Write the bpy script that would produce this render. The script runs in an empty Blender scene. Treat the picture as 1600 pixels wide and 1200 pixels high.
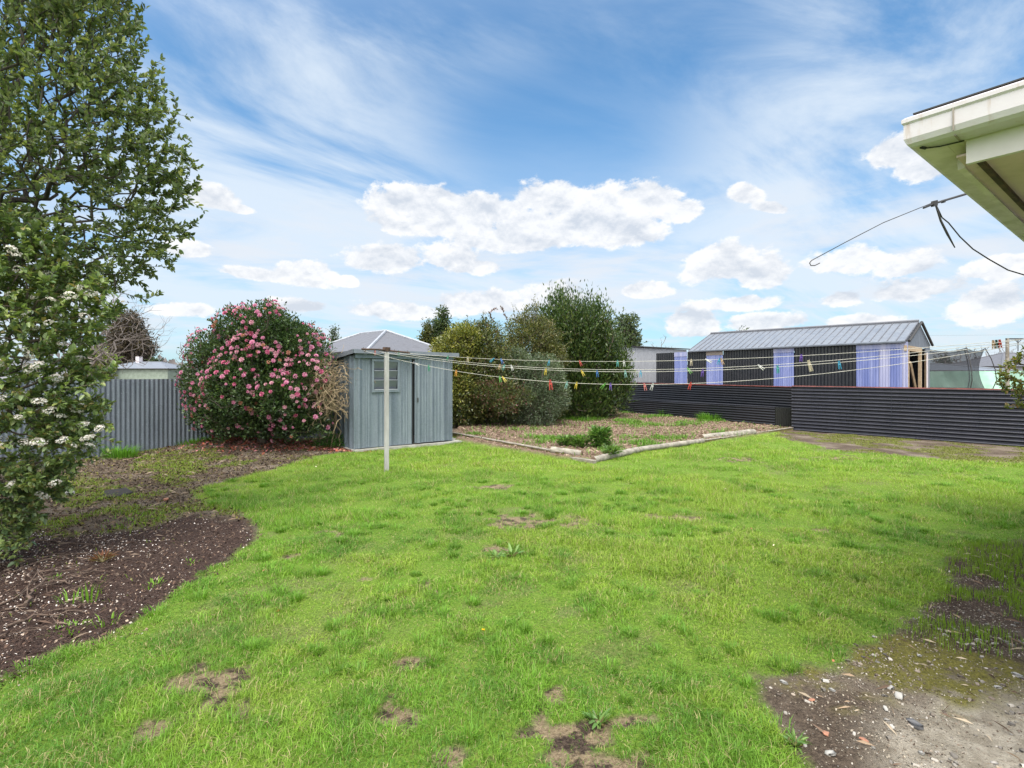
import bpy, math, random
import numpy as np
from mathutils import Vector, Matrix

# ------------------------------------------------------------------ camera, sky, sun
scene = bpy.context.scene
H = 1.55; F = 805.0; HZ = 585.0            # eye height, focal length and horizon row of the 1600x1200 photograph
cam_d = bpy.data.cameras.new("camera"); cam = bpy.data.objects.new("camera", cam_d)
scene.collection.objects.link(cam); scene.camera = cam
cam.location = (0, 0, H); cam.rotation_euler = (math.radians(90), 0, 0)
cam_d.sensor_width = 36; cam_d.lens = 36 * F / 1600; cam_d.shift_y = -(600 - HZ) / 1600
cam_d.clip_start = 0.05; cam_d.clip_end = 6000
scene.render.engine = 'CYCLES'
scene.view_settings.view_transform = 'Standard'; scene.view_settings.look = 'None'
scene.view_settings.gamma = 1; scene.view_settings.exposure = 0.74
scene.cycles.max_bounces = 6; scene.cycles.transparent_max_bounces = 12
scene.cycles.use_denoising = True

SUN_AZ, SUN_EL = 190, 62
az, el = math.radians(SUN_AZ), math.radians(SUN_EL)
sun_dir = Vector((math.sin(az) * math.cos(el), math.cos(az) * math.cos(el), math.sin(el)))
sd = bpy.data.lights.new("sun", 'SUN'); sd.energy = 2.3; sd.angle = math.radians(30); sd.color = (1, .955, .89)
sun = bpy.data.objects.new("sun", sd); scene.collection.objects.link(sun)
sun.rotation_euler = sun_dir.to_track_quat('Z', 'Y').to_euler(); sun.location = (5, -5, 12)

class NT:
    """small helper that writes shader maths as expressions"""
    def __init__(s, tree): s.t = tree
    def n(s, kind, **kw):
        nd = s.t.nodes.new(kind)
        for k, v in kw.items(): setattr(nd, k, v)
        return nd
    def link(s, a, b): s.t.links.new(a, b)
    def put(s, sock, v):
        if hasattr(v, 'is_output') or isinstance(v, bpy.types.NodeSocket): s.link(v, sock)
        else:
            if isinstance(v, (tuple, list)) and len(v) == 3 and sock.type == 'RGBA': v = (*v, 1)
            sock.default_value = v
    def m(s, op, a, b=0.0, c=0.0, clamp=False):
        nd = s.n('ShaderNodeMath', operation=op, use_clamp=clamp)
        s.put(nd.inputs[0], a); s.put(nd.inputs[1], b); s.put(nd.inputs[2], c)
        return nd.outputs[0]
    def smooth(s, v, a, b, lo=0., hi=1.):
        nd = s.n('ShaderNodeMapRange', interpolation_type='SMOOTHSTEP')
        s.put(nd.inputs[0], v); nd.inputs[1].default_value = a; nd.inputs[2].default_value = b
        nd.inputs[3].default_value = lo; nd.inputs[4].default_value = hi
        return nd.outputs[0]
    def mix(s, f, a, b, mode='MIX'):
        nd = s.n('ShaderNodeMix', data_type='RGBA', blend_type=mode)
        s.put(nd.inputs[0], f); s.put(nd.inputs[6], a); s.put(nd.inputs[7], b)
        return nd.outputs[2]
    def noise(s, vec, scale, detail=4, rough=.55, dist=0.):
        nd = s.n('ShaderNodeTexNoise'); 
        if vec is not None: s.link(vec, nd.inputs['Vector'])
        nd.inputs['Scale'].default_value = scale; nd.inputs['Detail'].default_value = detail
        nd.inputs['Roughness'].default_value = rough; nd.inputs['Distortion'].default_value = dist
        return nd.outputs[0]
    def comb(s, x, y, z=0.):
        nd = s.n('ShaderNodeCombineXYZ'); s.put(nd.inputs[0], x); s.put(nd.inputs[1], y); s.put(nd.inputs[2], z)
        return nd.outputs[0]

world = bpy.data.worlds.new("World"); scene.world = world; world.use_nodes = True
W = NT(world.node_tree); world.node_tree.nodes.clear()
out = W.n('ShaderNodeOutputWorld'); bg = W.n('ShaderNodeBackground'); W.link(bg.outputs[0], out.inputs[0])
bg.inputs[1].default_value = 0.1
sky = W.n('ShaderNodeTexSky', sky_type='NISHITA', sun_disc=False)
sky.sun_elevation = el; sky.sun_rotation = az; sky.air_density = 1.0; sky.dust_density = .6; sky.ozone_density = 2.0
tc = W.n('ShaderNodeTexCoord'); D = tc.outputs['Generated']
sp = W.n('ShaderNodeSeparateXYZ'); W.link(D, sp.inputs[0])
AZ = W.m('ARCTAN2', sp.outputs[0], sp.outputs[1]); EL = W.m('ARCSINE', sp.outputs[2])
def azel(px, py):
    x, z = (px - 800) / F, (HZ - py) / F
    return math.atan2(x, 1), math.atan2(z, math.hypot(1, x))
cv = W.comb(AZ, W.m('MULTIPLY', EL, 1.5), 0.)
n1 = W.noise(cv, 7.0, 8, .58, .15)
cvu = W.comb(AZ, W.m('MULTIPLY_ADD', EL, 1.5, .028), 0.)
n1u = W.noise(cvu, 7.0, 8, .58, .15)
nb = W.noise(cv, 20.0, 9, .68, .25)
CL = [  # px, py, rx, ry, slant of each heap cloud
 (675,320,75,26,0),(740,332,80,26,0),(690,350,100,24,0),(870,312,55,34,0),(930,335,75,40,0),(985,365,50,24,0),(860,362,110,34,0),(800,378,90,20,0),
 (1025,315,52,30,0),(1065,330,42,22,0),(1165,305,30,18,.3),(1200,325,28,10,.3),(335,312,42,22,0),(370,327,28,9,0),(595,408,52,26,0),
 (390,428,50,11,.1),(478,430,40,20,0),(712,402,40,18,0),(740,418,38,14,0),(545,440,14,9,0),(285,485,42,14,0),(300,390,34,14,0),
 (640,488,70,16,0),(740,474,70,20,0),(870,462,48,26,0),(1130,415,62,34,0),(1185,430,40,30,0),(1155,475,48,14,0),(1085,508,44,26,0),
 (1005,455,36,13,0),(1410,240,70,26,0),(1450,262,50,24,0),(1330,408,60,22,0),(1420,415,50,22,0),(1430,455,75,24,0),(1315,468,32,15,0),
 (1350,505,60,14,0),(1540,480,60,30,0),(1190,505,60,14,0),(470,480,40,12,0),(1560,420,50,18,0),
 (-300,420,140,60,0),(1900,380,160,60,0),(2300,300,200,90,0),(-700,330,200,80,0)]
fld = None
for (px, py, rx, ry, sl) in CL:
    a0, e0 = azel(px, py); a1, _ = azel(px + rx, py); _, e1 = azel(px, py - ry)
    dx = W.m('MULTIPLY', W.m('SUBTRACT', AZ, a0), .84 / abs(a1 - a0))
    dy = W.m('MULTIPLY', W.m('SUBTRACT', EL, e0), .84 / abs(e1 - e0))
    if sl: dy = W.m('ADD', dy, W.m('MULTIPLY', dx, sl * rx / ry * .8))
    dyn = W.m('MINIMUM', dy, 0.); dy = W.m('ADD', dy, W.m('MULTIPLY', dyn, .35))   # flatter bases
    q = W.m('ADD', W.m('MULTIPLY', dx, dx), W.m('MULTIPLY', dy, dy))
    v = W.m('SUBTRACT', 1., W.m('SQRT', q))
    fld = v if fld is None else W.n('ShaderNodeMath', operation='SMOOTH_MAX')
    if fld is not v:
        nd = fld.outputs[0].node
        W.put(nd.inputs[0], last); W.put(nd.inputs[1], v); nd.inputs[2].default_value = .25; fld = nd.outputs[0]
    last = fld
fld = W.m('MAXIMUM', fld, -2.)
dens = W.m('ADD', fld, W.m('ADD', W.m('MULTIPLY', W.m('SUBTRACT', n1, .5), 2.3), W.m('MULTIPLY', W.m('SUBTRACT', nb, .5), 1.1)))
cum = W.smooth(dens, -.06, .20)
nbu = W.noise(W.comb(AZ, W.m('MULTIPLY_ADD', EL, 1.5, .010), 0.), 20., 9, .68, .25)
shade = W.m('ADD', W.m('ADD', .66, W.m('MULTIPLY', W.m('SUBTRACT', n1, n1u), 5.0)), W.m('MULTIPLY', W.m('SUBTRACT', nb, nbu), 1.6), clamp=True)
shade = W.m('ADD', shade, W.m('MULTIPLY', W.m('SUBTRACT', .35, fld), .25), clamp=True)
# high streaky veil, laid on a plane far above
zc = W.m('ADD', W.m('MAXIMUM', sp.outputs[2], 0.), .16)
gx = W.m('DIVIDE', sp.outputs[0], zc); gy = W.m('DIVIDE', sp.outputs[1], zc)
ca, sa = math.cos(math.radians(28)), math.sin(math.radians(28))
rx_ = W.m('ADD', W.m('MULTIPLY', gx, ca), W.m('MULTIPLY', gy, sa)); ry_ = W.m('SUBTRACT', W.m('MULTIPLY', gy, ca), W.m('MULTIPLY', gx, sa))
sv = W.comb(W.m('MULTIPLY', rx_, .55), W.m('MULTIPLY', ry_, 1.25), 3.3)
st = W.noise(sv, 1.15, 9, .60, .9)
big = W.noise(W.comb(gx, gy, 7.7), .55, 3, .5, .3)
veil = W.smooth(W.m('ADD', st, W.m('MULTIPLY', W.m('SUBTRACT', big, .5), .9)), .37, .66)
# the deepest blue lies in one gap a little right of centre
ga, ge = azel(880, 215)
gd = W.m('SQRT', W.m('ADD', W.m('POWER', W.m('MULTIPLY', W.m('SUBTRACT', AZ, ga), 3.0), 2.), W.m('POWER', W.m('MULTIPLY', W.m('SUBTRACT', EL, ge), 5.0), 2.)))
gap = W.smooth(gd, .35, 1.35)
veil = W.m('MULTIPLY', veil, W.m('MULTIPLY_ADD', gap, .85, .15))
veil = W.m('MULTIPLY', veil, .86)
low = W.smooth(EL, .0, .55, .62, .06)
skyc = W.mix(1., sky.outputs[0], (.48, 1.02, 1.24), 'MULTIPLY')
c = W.mix(low, skyc, (3.9, 4.6, 5.3))
c = W.mix(veil, c, (4.8, 5.4, 6.05))
lb_n = W.noise(W.comb(W.m('MULTIPLY', AZ, 2.2), W.m('MULTIPLY', EL, 11.), 5.5), 1.6, 7, .6, .3)
lband = W.m('MULTIPLY', W.smooth(lb_n, .46, .66), W.m('MULTIPLY', W.smooth(EL, .0, .06), W.smooth(EL, .42, .16)))
c = W.mix(W.m('MULTIPLY', lband, .75), c, (5.0, 5.25, 5.65))
cc = W.mix(shade, (4.1, 4.45, 5.0), (6.2, 6.25, 6.35))
c = W.mix(W.m('MULTIPLY', cum, .95), c, cc)
# unseen bright glow added as fill round the sun, high behind the photographer
dp = W.n('ShaderNodeVectorMath', operation='DOT_PRODUCT'); W.link(D, dp.inputs[0]); dp.inputs[1].default_value = sun_dir
glow = W.smooth(dp.outputs['Value'], .05, 1.0)
c = W.mix(glow, c, (18., 17.5, 17.))
W.link(c, bg.inputs[0])

# ------------------------------------------------------------------ helpers
R = random.Random(7); rng = np.random.default_rng(11)
def gp(px, py, z=0.):
    Y = F * (H - z) / (py - HZ); return Vector(((px - 800) / F * Y, Y, z))
def at(px, py, Y): return Vector(((px - 800) / F * Y, Y, H + (HZ - py) / F * Y))
U = Vector((math.sin(math.radians(52.5)), math.cos(math.radians(52.5)), 0))
V = Vector((-U.y, U.x, 0)); Z = Vector((0, 0, 1))

def hash2(ix, iy, s):
    h = (ix.astype(np.int64) * 374761393 + iy.astype(np.int64) * 668265263 + s * 1442695041) & 0xffffffff
    h = ((h ^ (h >> 13)) * 1274126177) & 0xffffffff
    return ((h ^ (h >> 16)) & 0xffff) / 65535.
def vnoise(x, y, s=0):
    ix, iy = np.floor(x), np.floor(y); fx, fy = x - ix, y - iy
    fx = fx * fx * (3 - 2 * fx); fy = fy * fy * (3 - 2 * fy)
    a, b = hash2(ix, iy, s), hash2(ix + 1, iy, s); c, d = hash2(ix, iy + 1, s), hash2(ix + 1, iy + 1, s)
    return (a * (1 - fx) + b * fx) * (1 - fy) + (c * (1 - fx) + d * fx) * fy
def fbm(x, y, f, o=4, s=0):
    t = 0; a = .5; n = 0
    for i in range(o): t = t + a * vnoise(x * f + 13.7 * i, y * f - 7.1 * i, s + i); n += a; a *= .5; f *= 2.03
    return t / n

def link(name, me, mat=None, parent=None, loc=None):
    o = bpy.data.objects.new(name, me); scene.collection.objects.link(o)
    if mat is not None:
        for m_ in (mat if isinstance(mat, (list, tuple)) else [mat]): me.materials.append(m_)
    if parent: o.parent = parent
    if loc is not None: o.location = loc
    return o
def mesh_np(name, v, tris=None, quads=None, col=None, smooth=False):
    """fast mesh from arrays; col is one rgb for each vertex"""
    me = bpy.data.meshes.new(name); v = np.asarray(v, np.float32)
    parts = []; sizes = []
    if quads is not None and len(quads): q = np.asarray(quads, np.int32); parts.append(q.ravel()); sizes.append(np.full(len(q), 4, np.int32))
    if tris is not None and len(tris): t = np.asarray(tris, np.int32); parts.append(t.ravel()); sizes.append(np.full(len(t), 3, np.int32))
    li = np.concatenate(parts); sz = np.concatenate(sizes); stt = np.concatenate([[0], np.cumsum(sz)[:-1]]).astype(np.int32)
    me.vertices.add(len(v)); me.vertices.foreach_set('co', v.ravel())
    me.loops.add(len(li)); me.loops.foreach_set('vertex_index', li)
    me.polygons.add(len(sz)); me.polygons.foreach_set('loop_start', stt); me.polygons.foreach_set('loop_total', sz)
    if smooth: me.polygons.foreach_set('use_smooth', np.ones(len(sz), bool))
    me.update(calc_edges=True)
    if col is not None:
        a = me.color_attributes.new('tint', 'FLOAT_COLOR', 'POINT')
        c4 = np.ones((len(v), 4), np.float32); c4[:, :3] = col; a.data.foreach_set('color', c4.ravel())
    return me

class MB:
    """collects simple solids into one mesh"""
    def __init__(s): s.v = []; s.f = []; s.sm = []
    def add(s, vs, fs, smooth=False):
        b = len(s.v); s.v += [tuple(p) for p in vs]
        for f in fs: s.f.append(tuple(b + i for i in f)); s.sm.append(smooth)
    def obox(s, c, ax, ay, az_, hx, hy, hz):
        c = Vector(c); P = [c + ax * (hx * i) + ay * (hy * j) + az_ * (hz * k) for i in (-1, 1) for j in (-1, 1) for k in (-1, 1)]
        s.add(P, [(0, 1, 3, 2), (4, 6, 7, 5), (0, 4, 5, 1), (2, 3, 7, 6), (0, 2, 6, 4), (1, 5, 7, 3)])
    def wall(s, a, b, z0, z1, th, off=0., z0b=None, z1b=None):
        """vertical board from a to b, thickness th centred off to the left of the direction"""
        a = Vector((a[0], a[1], 0)); b = Vector((b[0], b[1], 0)); d = (b - a).normalized(); n = Vector((-d.y, d.x, 0))
        z0b = z0 if z0b is None else z0b; z1b = z1 if z1b is None else z1b
        P = []
        for q, (l, h) in ((a, (z0, z1)), (b, (z0b, z1b))):
            for k in (-.5, .5):
                for z in (l, h): P.append(q + n * (off + k * th) + Z * z)
        s.add(P, [(0, 1, 3, 2), (4, 6, 7, 5), (0, 4, 5, 1), (2, 3, 7, 6), (0, 2, 6, 4), (1, 5, 7, 3)])
    def tube(s, pts, rad, n=6, cap=True):
        pts = [Vector(p) for p in pts]
        if not hasattr(rad, '__len__'): rad = [rad] * len(pts)
        rings = []; up = None
        for i, p in enumerate(pts):
            t = (pts[min(i + 1, len(pts) - 1)] - pts[max(i - 1, 0)])
            t = t.normalized() if t.length > 1e-9 else Z.copy()
            if up is None: up = t.orthogonal().normalized()
            up = (up - t * up.dot(t)); up = up.normalized() if up.length > 1e-6 else t.orthogonal().normalized()
            w = t.cross(up)
            rings.append([p + (up * math.cos(6.28318 * k / n) + w * math.sin(6.28318 * k / n)) * rad[i] for k in range(n)])
        fs = [(i * n + k, i * n + (k + 1) % n, (i + 1) * n + (k + 1) % n, (i + 1) * n + k) for i in range(len(pts) - 1) for k in range(n)]
        if cap: fs += [tuple(range(n - 1, -1, -1)), tuple((len(pts) - 1) * n + k for k in range(n))]
        s.add([q for r in rings for q in r], fs, True)
    def prism(s, poly, ext):
        """extrude polygon (3D points) by vector ext"""
        n = len(poly); s.add([Vector(p) for p in poly] + [Vector(p) + ext for p in poly],
            [tuple(range(n)), tuple(range(2 * n - 1, n - 1, -1))] + [(i, (i + 1) % n, n + (i + 1) % n, n + i) for i in range(n)])
    def build(s, name, mat=None, parent=None, bevel=0):
        me = bpy.data.meshes.new(name); me.from_pydata(s.v, [], s.f)
        import bmesh
        bm = bmesh.new(); bm.from_mesh(me); bmesh.ops.recalc_face_normals(bm, faces=bm.faces); bm.to_mesh(me); bm.free()
        me.polygons.foreach_set('use_smooth', s.sm[:len(me.polygons)])
        o = link(name, me, mat, parent)
        if any(s.sm): 
            me.set_sharp_from_angle(angle=math.radians(50))
        if bevel:
            b = o.modifiers.new('bevel', 'BEVEL'); b.width = bevel; b.segments = 2; b.limit_method = 'ANGLE'
        return o
def tag(o, label=None, cat=None, group=None, kind=None):
    if label: o['label'] = label
    if cat: o['category'] = cat
    if group: o['group'] = group
    if kind: o['kind'] = kind
    return o
def thing(name, label, cat, loc=(0, 0, 0), group=None):
    o = bpy.data.objects.new(name, None); scene.collection.objects.link(o); o.location = loc; o.empty_display_size = .2
    return tag(o, label, cat, group)
def settle(root):
    """parts were written in place: keep them there while the Empty stands at the thing's base"""
    bpy.context.view_layer.update()
    for ch in root.children: ch.matrix_parent_inverse = Matrix.Translation(-root.location)
def corr(a, b, z0, z1, pitch, amp, horiz=False, z0b=None, z1b=None, th=.0012, per=8, bumps=0.):
    """real corrugated sheet standing between a and b"""
    a = Vector((a[0], a[1], 0)); b = Vector((b[0], b[1], 0)); L = (b - a).length; d = (b - a) / L; n = np.array((-d.y, d.x, 0))
    z0b = z0 if z0b is None else z0b; z1b = z1 if z1b is None else z1b
    if not horiz:
        k = int(L / pitch * per) + 1; s_ = np.linspace(0, L, k); o_ = amp * np.cos(s_ / pitch * 2 * np.pi)
        t = s_ / L; lo = z0 + (z0b - z0) * t; hi = z1 + (z1b - z1) * t; rows = [lo, hi]
        v = np.concatenate([np.stack([a.x + d.x * s_ + n[0] * o_, a.y + d.y * s_ + n[1] * o_, r], 1) for r in rows]); nc = k; nr = 2
    else:
        hgt = z1 - z0; nr = int(hgt / pitch * per) + 1; nc = max(2, int(L / .5) + 1); v = []
        s_ = np.linspace(0, L, nc); t = s_ / L
        for r in range(nr):
            f = r / (nr - 1); o_ = amp * math.cos(f * hgt / pitch * 2 * math.pi)
            zz = (z0 + (z0b - z0) * t) * (1 - f) + (z1 + (z1b - z1) * t) * f
            oo = o_ + bumps * np.sin(s_ * 2.1 + 1)
            v.append(np.stack([a.x + d.x * s_ + n[0] * oo, a.y + d.y * s_ + n[1] * oo, zz + bumps * .6 * np.sin(s_ * 1.3)], 1))
        v = np.concatenate(v)
    i, j = np.meshgrid(np.arange(nc - 1), np.arange(nr - 1)); q = (j * nc + i).ravel()
    return v, np.stack([q, q + 1, q + nc + 1, q + nc], 1)
def corr_obj(name, mat, parent, *a, **k):
    v, q = corr(*a, **k); return link(name, mesh_np(name, v, quads=q, smooth=True), mat, parent)

# ------------------------------------------------------------------ materials
def material(name, fn, **kw):
    m = bpy.data.materials.new(name); m.use_nodes = True; N = NT(m.node_tree)
    b = m.node_tree.nodes['Principled BSDF']; N.b = b; N.out = m.node_tree.nodes['Material Output']
    N.obj = N.n('ShaderNodeTexCoord').outputs['Object']
    fn(N, b); return m
def scaled(N, vec, sx, sy, sz):
    mp = N.n('ShaderNodeMapping'); mp.inputs['Scale'].default_value = (sx, sy, sz); N.link(vec, mp.inputs['Vector']); return mp.outputs[0]
def bump(N, b, h, strength, dist):
    bp = N.n('ShaderNodeBump'); bp.inputs['Strength'].default_value = strength; bp.inputs['Distance'].default_value = dist
    N.link(h, bp.inputs['Height']); N.link(bp.outputs[0], b.inputs['Normal'])
def plain(name, col, rough=.6, metal=0., var=.25, scale=6., col2=None, bmp=0., stretch=(1, 1, 1), spec=None):
    col2 = col2 or tuple(c * (1 - var) for c in col)
    def f(N, b):
        vec = scaled(N, N.obj, *stretch)
        n = N.noise(vec, scale, 6, .62)
        N.link(N.mix(N.smooth(n, .35, .68), col2, col), b.inputs['Base Color'])
        b.inputs['Roughness'].default_value = rough; b.inputs['Metallic'].default_value = metal
        if spec is not None: b.inputs['Specular IOR Level'].default_value = spec
        if bmp: bump(N, b, N.noise(vec, scale * 6, 4, .6), bmp, .004)
    return material(name, f)
def galv(name, col, col2, streak=(1, 1, .12), rough=.42, metal=.45, spots=None):
    def f(N, b):
        vo = N.n('ShaderNodeTexVoronoi'); N.link(N.obj, vo.inputs['Vector']); vo.inputs['Scale'].default_value = 45
        sepc = N.n('ShaderNodeSeparateColor'); N.link(vo.outputs['Color'], sepc.inputs[0])
        s1 = N.noise(scaled(N, N.obj, *streak), 7, 6, .65); s2 = N.noise(N.obj, 2.2, 5, .6)
        c = N.mix(N.smooth(s1, .3, .7), col2, col); c = N.mix(N.m('MULTIPLY', sepc.outputs[0], .22), c, tuple(min(1, x * 1.5) for x in col))
        c = N.mix(N.smooth(s2, .55, .75, 0, .35), c, tuple(x * .62 for x in col2))
        if spots:
            s3 = N.noise(N.obj, 38, 3, .5); c = N.mix(N.smooth(s3, .66, .72), c, spots)
        N.link(c, b.inputs['Base Color']); b.inputs['Metallic'].default_value = metal
        N.link(N.smooth(s2, .3, .7, rough - .08, rough + .15), b.inputs['Roughness'])
        bump(N, b, N.noise(N.obj, 3, 3, .5), .25, .01)
    return material(name, f)
def leafmat(name, trans=.3, rough=.45, var=.35, spec=.4, tt=(1.2, 1.25, .6)):
    m = bpy.data.materials.new(name); m.use_nodes = True; N = NT(m.node_tree); b = m.node_tree.nodes['Principled BSDF']; o = m.node_tree.nodes['Material Output']
    at_ = N.n('ShaderNodeAttribute', attribute_name='tint')
    N.link(at_.outputs['Color'], b.inputs['Base Color']); b.inputs['Roughness'].default_value = rough; b.inputs['Specular IOR Level'].default_value = spec
    if trans:
        tr = N.n('ShaderNodeBsdfTranslucent'); N.link(N.mix(1., at_.outputs['Color'], tt, 'MULTIPLY'), tr.inputs[0])
        mx = N.n('ShaderNodeMixShader'); mx.inputs[0].default_value = trans
        N.link(b.outputs[0], mx.inputs[1]); N.link(tr.outputs[0], mx.inputs[2]); N.link(mx.outputs[0], o.inputs[0])
    return m
M = {}
M['leaf'] = leafmat('leaf', .42, .45); M['gloss_leaf'] = leafmat('glossy leaf', .28, .32, spec=.5)
M['grass'] = leafmat('grass blade', .35, .5, spec=.3); M['petal'] = leafmat('petal', .25, .6, spec=.2, tt=(1., 1., 1.)); M['litter'] = leafmat('litter', 0, .8, spec=.2)
M['bark'] = plain('bark', (.16, .125, .10), .85, scale=9, col2=(.07, .055, .045), bmp=.5, stretch=(1, 1, .3))
M['dark_bark'] = plain('dark bark', (.085, .07, .06), .85, scale=9, col2=(.04, .033, .028), bmp=.5, stretch=(1, 1, .3))
M['far_bark'] = plain('grey twig bark', (.17, .145, .13), .9)
M['galv'] = galv('galvanised iron', (.165, .19, .228), (.115, .135, .168), spots=(.30, .34, .40))
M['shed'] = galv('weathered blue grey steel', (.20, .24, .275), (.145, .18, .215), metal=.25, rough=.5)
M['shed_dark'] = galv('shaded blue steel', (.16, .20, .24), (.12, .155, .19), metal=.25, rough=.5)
M['black_iron'] = galv('black painted iron', (.010, .0115, .017), (.006, .008, .012), metal=.0, rough=.36)
M['slate_iron'] = galv('slate painted iron', (.026, .028, .041), (.018, .020, .030), metal=.0, rough=.32)
M['red_paint'] = plain('faded red paint', (.33, .10, .085), .7, scale=8, col2=(.18, .06, .05))
M['zinc_roof'] = galv('zinc roof', (.20, .225, .26), (.16, .18, .215), metal=.3, rough=.45)
M['grey_roof'] = galv('grey roof iron', (.125, .13, .15), (.10, .105, .12), metal=.1, rough=.6)
M['cap'] = plain('pale ridge metal', (.34, .365, .41), .5)
M['white'] = plain('white paint', (.74, .68, .71), .45, scale=3, col2=(.62, .57, .58))
def gutter_mat(N, b):
    st_ = N.noise(scaled(N, N.obj, 9, 9, 1.2), 2.4, 6, .65); bl = N.noise(N.obj, 5, 6, .7)
    c = N.mix(N.smooth(bl, .5, .75, 0, .5), (.56, .53, .56), (.50, .42, .40))
    c = N.mix(N.smooth(st_, .56, .74, 0, .55), c, (.36, .25, .17))
    N.link(c, b.inputs['Base Color']); b.inputs['Roughness'].default_value = .38; bump(N, b, bl, .15, .01)
M['gutter'] = material('stained white gutter', gutter_mat)
def soffit_mat(N, b):
    bl = N.noise(N.obj, 4, 7, .7); s2 = N.noise(N.obj, 17, 5, .6)
    c = N.mix(N.smooth(bl, .45, .7, 0, .8), (.66, .50, .49), (.55, .42, .39)); c = N.mix(N.smooth(s2, .62, .72, 0, .45), c, (.22, .17, .1))
    N.link(c, b.inputs['Base Color']); b.inputs['Roughness'].default_value = .7
M['soffit'] = material('olive cream soffit', soffit_mat)
M['mildew'] = plain('mildewed pale paint', (.78, .69, .71), .6, scale=7, col2=(.60, .53, .50))
M['dark'] = plain('dark weathered metal', (.035, .033, .032), .6)
M['rust'] = plain('rusty steel', (.13, .075, .05), .8, scale=20, col2=(.05, .035, .03), metal=.2)
M['pole'] = plain('chalky grey painted pole', (.46, .455, .44), .55, scale=10, col2=(.33, .325, .31), stretch=(1, 1, .2))
M['cord'] = plain('white plastic cord', (.62, .60, .54), .6)
M['blade'] = plain('grey louvre glass', (.17, .19, .235), .15, scale=3, spec=.7)
M['seal'] = plain('black gap', (.02, .022, .025), .8)
M['concrete'] = plain('concrete', (.40, .39, .35), .9, scale=6, col2=(.25, .25, .21), bmp=.4)
M['timber'] = plain('weathered grey timber', (.31, .28, .235), .85, scale=7, col2=(.17, .15, .12), bmp=.6, stretch=(1, 1, 1))
M['log'] = plain('bleached round timber', (.36, .335, .28), .85, scale=9, col2=(.19, .175, .145), bmp=.7)
M['mossy'] = plain('mossy timber side', (.10, .09, .045), .9, scale=9, col2=(.20, .16, .05), bmp=.5)
M['endgrain'] = plain('split end grain', (.24, .17, .12), .9, scale=14, col2=(.12, .08, .055))
M['pine'] = plain('pine framing', (.46, .36, .24), .75, scale=8, col2=(.34, .25, .16))
M['net'] = None
M['clear_blue'] = plain('blue tinted plastic sheet', (.22, .255, .47), .25, scale=5, col2=(.115, .15, .36), stretch=(1, 1, .06), spec=.6)
M['clear_pale'] = plain('pale violet plastic sheet', (.36, .37, .52), .28, scale=5, col2=(.21, .24, .43), stretch=(1, 1, .06), spec=.6)
M['lintel'] = plain('pale brown lintel', (.30, .26, .23), .8)
M['pale_wall'] = galv('pale grey cladding', (.33, .345, .375), (.28, .295, .325), metal=.1, rough=.5)
M['green_wall'] = plain('pale green weatherboard', (.27, .33, .27), .75, scale=2)
M['window_dark'] = plain('dark window glass', (.03, .035, .04), .12, spec=.8)
M['grey_block'] = plain('grey blue boards', (.16, .185, .225), .75, scale=4)
M['cloth_green'] = plain('green shade cloth', (.42, .66, .54), .85, scale=1.0, col2=(.30, .53, .42), stretch=(1, 1, 2.2))
M['vine'] = plain('dry vine stem', (.40, .31, .19), .9, scale=12, col2=(.22, .165, .10))
M['stick'] = plain('dead stick', (.17, .12, .09), .9, scale=20, col2=(.07, .048, .036), bmp=.6)
M['terracotta'] = plain('broken terracotta', (.44, .20, .125), .85, scale=24, col2=(.30, .15, .10), bmp=.3)
M['stone'] = plain('river stone', (.46, .45, .43), .8, scale=12, col2=(.30, .30, .29), bmp=.2)
def mesh_net(N, b):
    b.inputs['Base Color'].default_value = (.02, .022, .028, 1); b.inputs['Roughness'].default_value = .8
    tr = N.n('ShaderNodeBsdfTransparent'); mx = N.n('ShaderNodeMixShader'); mx.inputs[0].default_value = .55
    N.link(tr.outputs[0], mx.inputs[1]); N.link(b.outputs[0], mx.inputs[2]); N.link(mx.outputs[0], N.out.inputs[0])
M['net'] = material('black safety netting', mesh_net)

# ------------------------------------------------------------------ where each ground cover lies
def wpoly(px): return np.array([tuple(gp(*p))[:2] for p in px])
def sdist(x, y, poly):
    """signed distance, positive inside"""
    d = np.full(x.shape, 1e9); ins = np.zeros(x.shape, bool); n = len(poly)
    for i in range(n):
        ax, ay = poly[i]; bx, by = poly[(i + 1) % n]; ex, ey = bx - ax, by - ay
        t = np.clip(((x - ax) * ex + (y - ay) * ey) / (ex * ex + ey * ey + 1e-12), 0, 1)
        d = np.minimum(d, (x - ax - t * ex) ** 2 + (y - ay - t * ey) ** 2)
        c = ((ay > y) != (by > y)) & (x < (bx - ax) * (y - ay) / (by - ay + 1e-12) + ax); ins ^= c
    return np.where(ins, 1, -1) * np.sqrt(d)
def sst(v, a, b): t = np.clip((v - a) / (b - a), 0, 1); return t * t * (3 - 2 * t)
LF = (Vector((-7.3, 10.0, 0)), Vector((.7071, .7071, 0)))        # line of the left boundary fence
FC = Vector((4.45, 21.75, 0))                                    # far corner of the yard
NB = gp(1240, 672); NE = gp(1600, 698)                           # near black fence
P_left = wpoly([(-300, 1180), (-100, 1092), (0, 1058), (60, 1038), (160, 1000), (250, 950), (300, 905), (380, 862), (408, 835), (395, 812), (345, 792), (300, 778), (325, 762), (420, 738), (490, 714), (548, 707), (560, 690), (300, 655), (0, 662), (-600, 700), (-900, 1000)])
P_mulch = wpoly([(-300, 1200), (-100, 1098), (0, 1064), (60, 1042), (160, 1003), (250, 953), (300, 908), (380, 865), (404, 838), (380, 815), (300, 808), (200, 826), (100, 832), (0, 836), (-500, 840), (-900, 1000)])
P_rf = wpoly([(1212, 682), (1300, 703), (1420, 716), (1600, 727), (1900, 748), (2300, 720), (1600, 693), (1240, 668), (1215, 666)])
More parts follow.
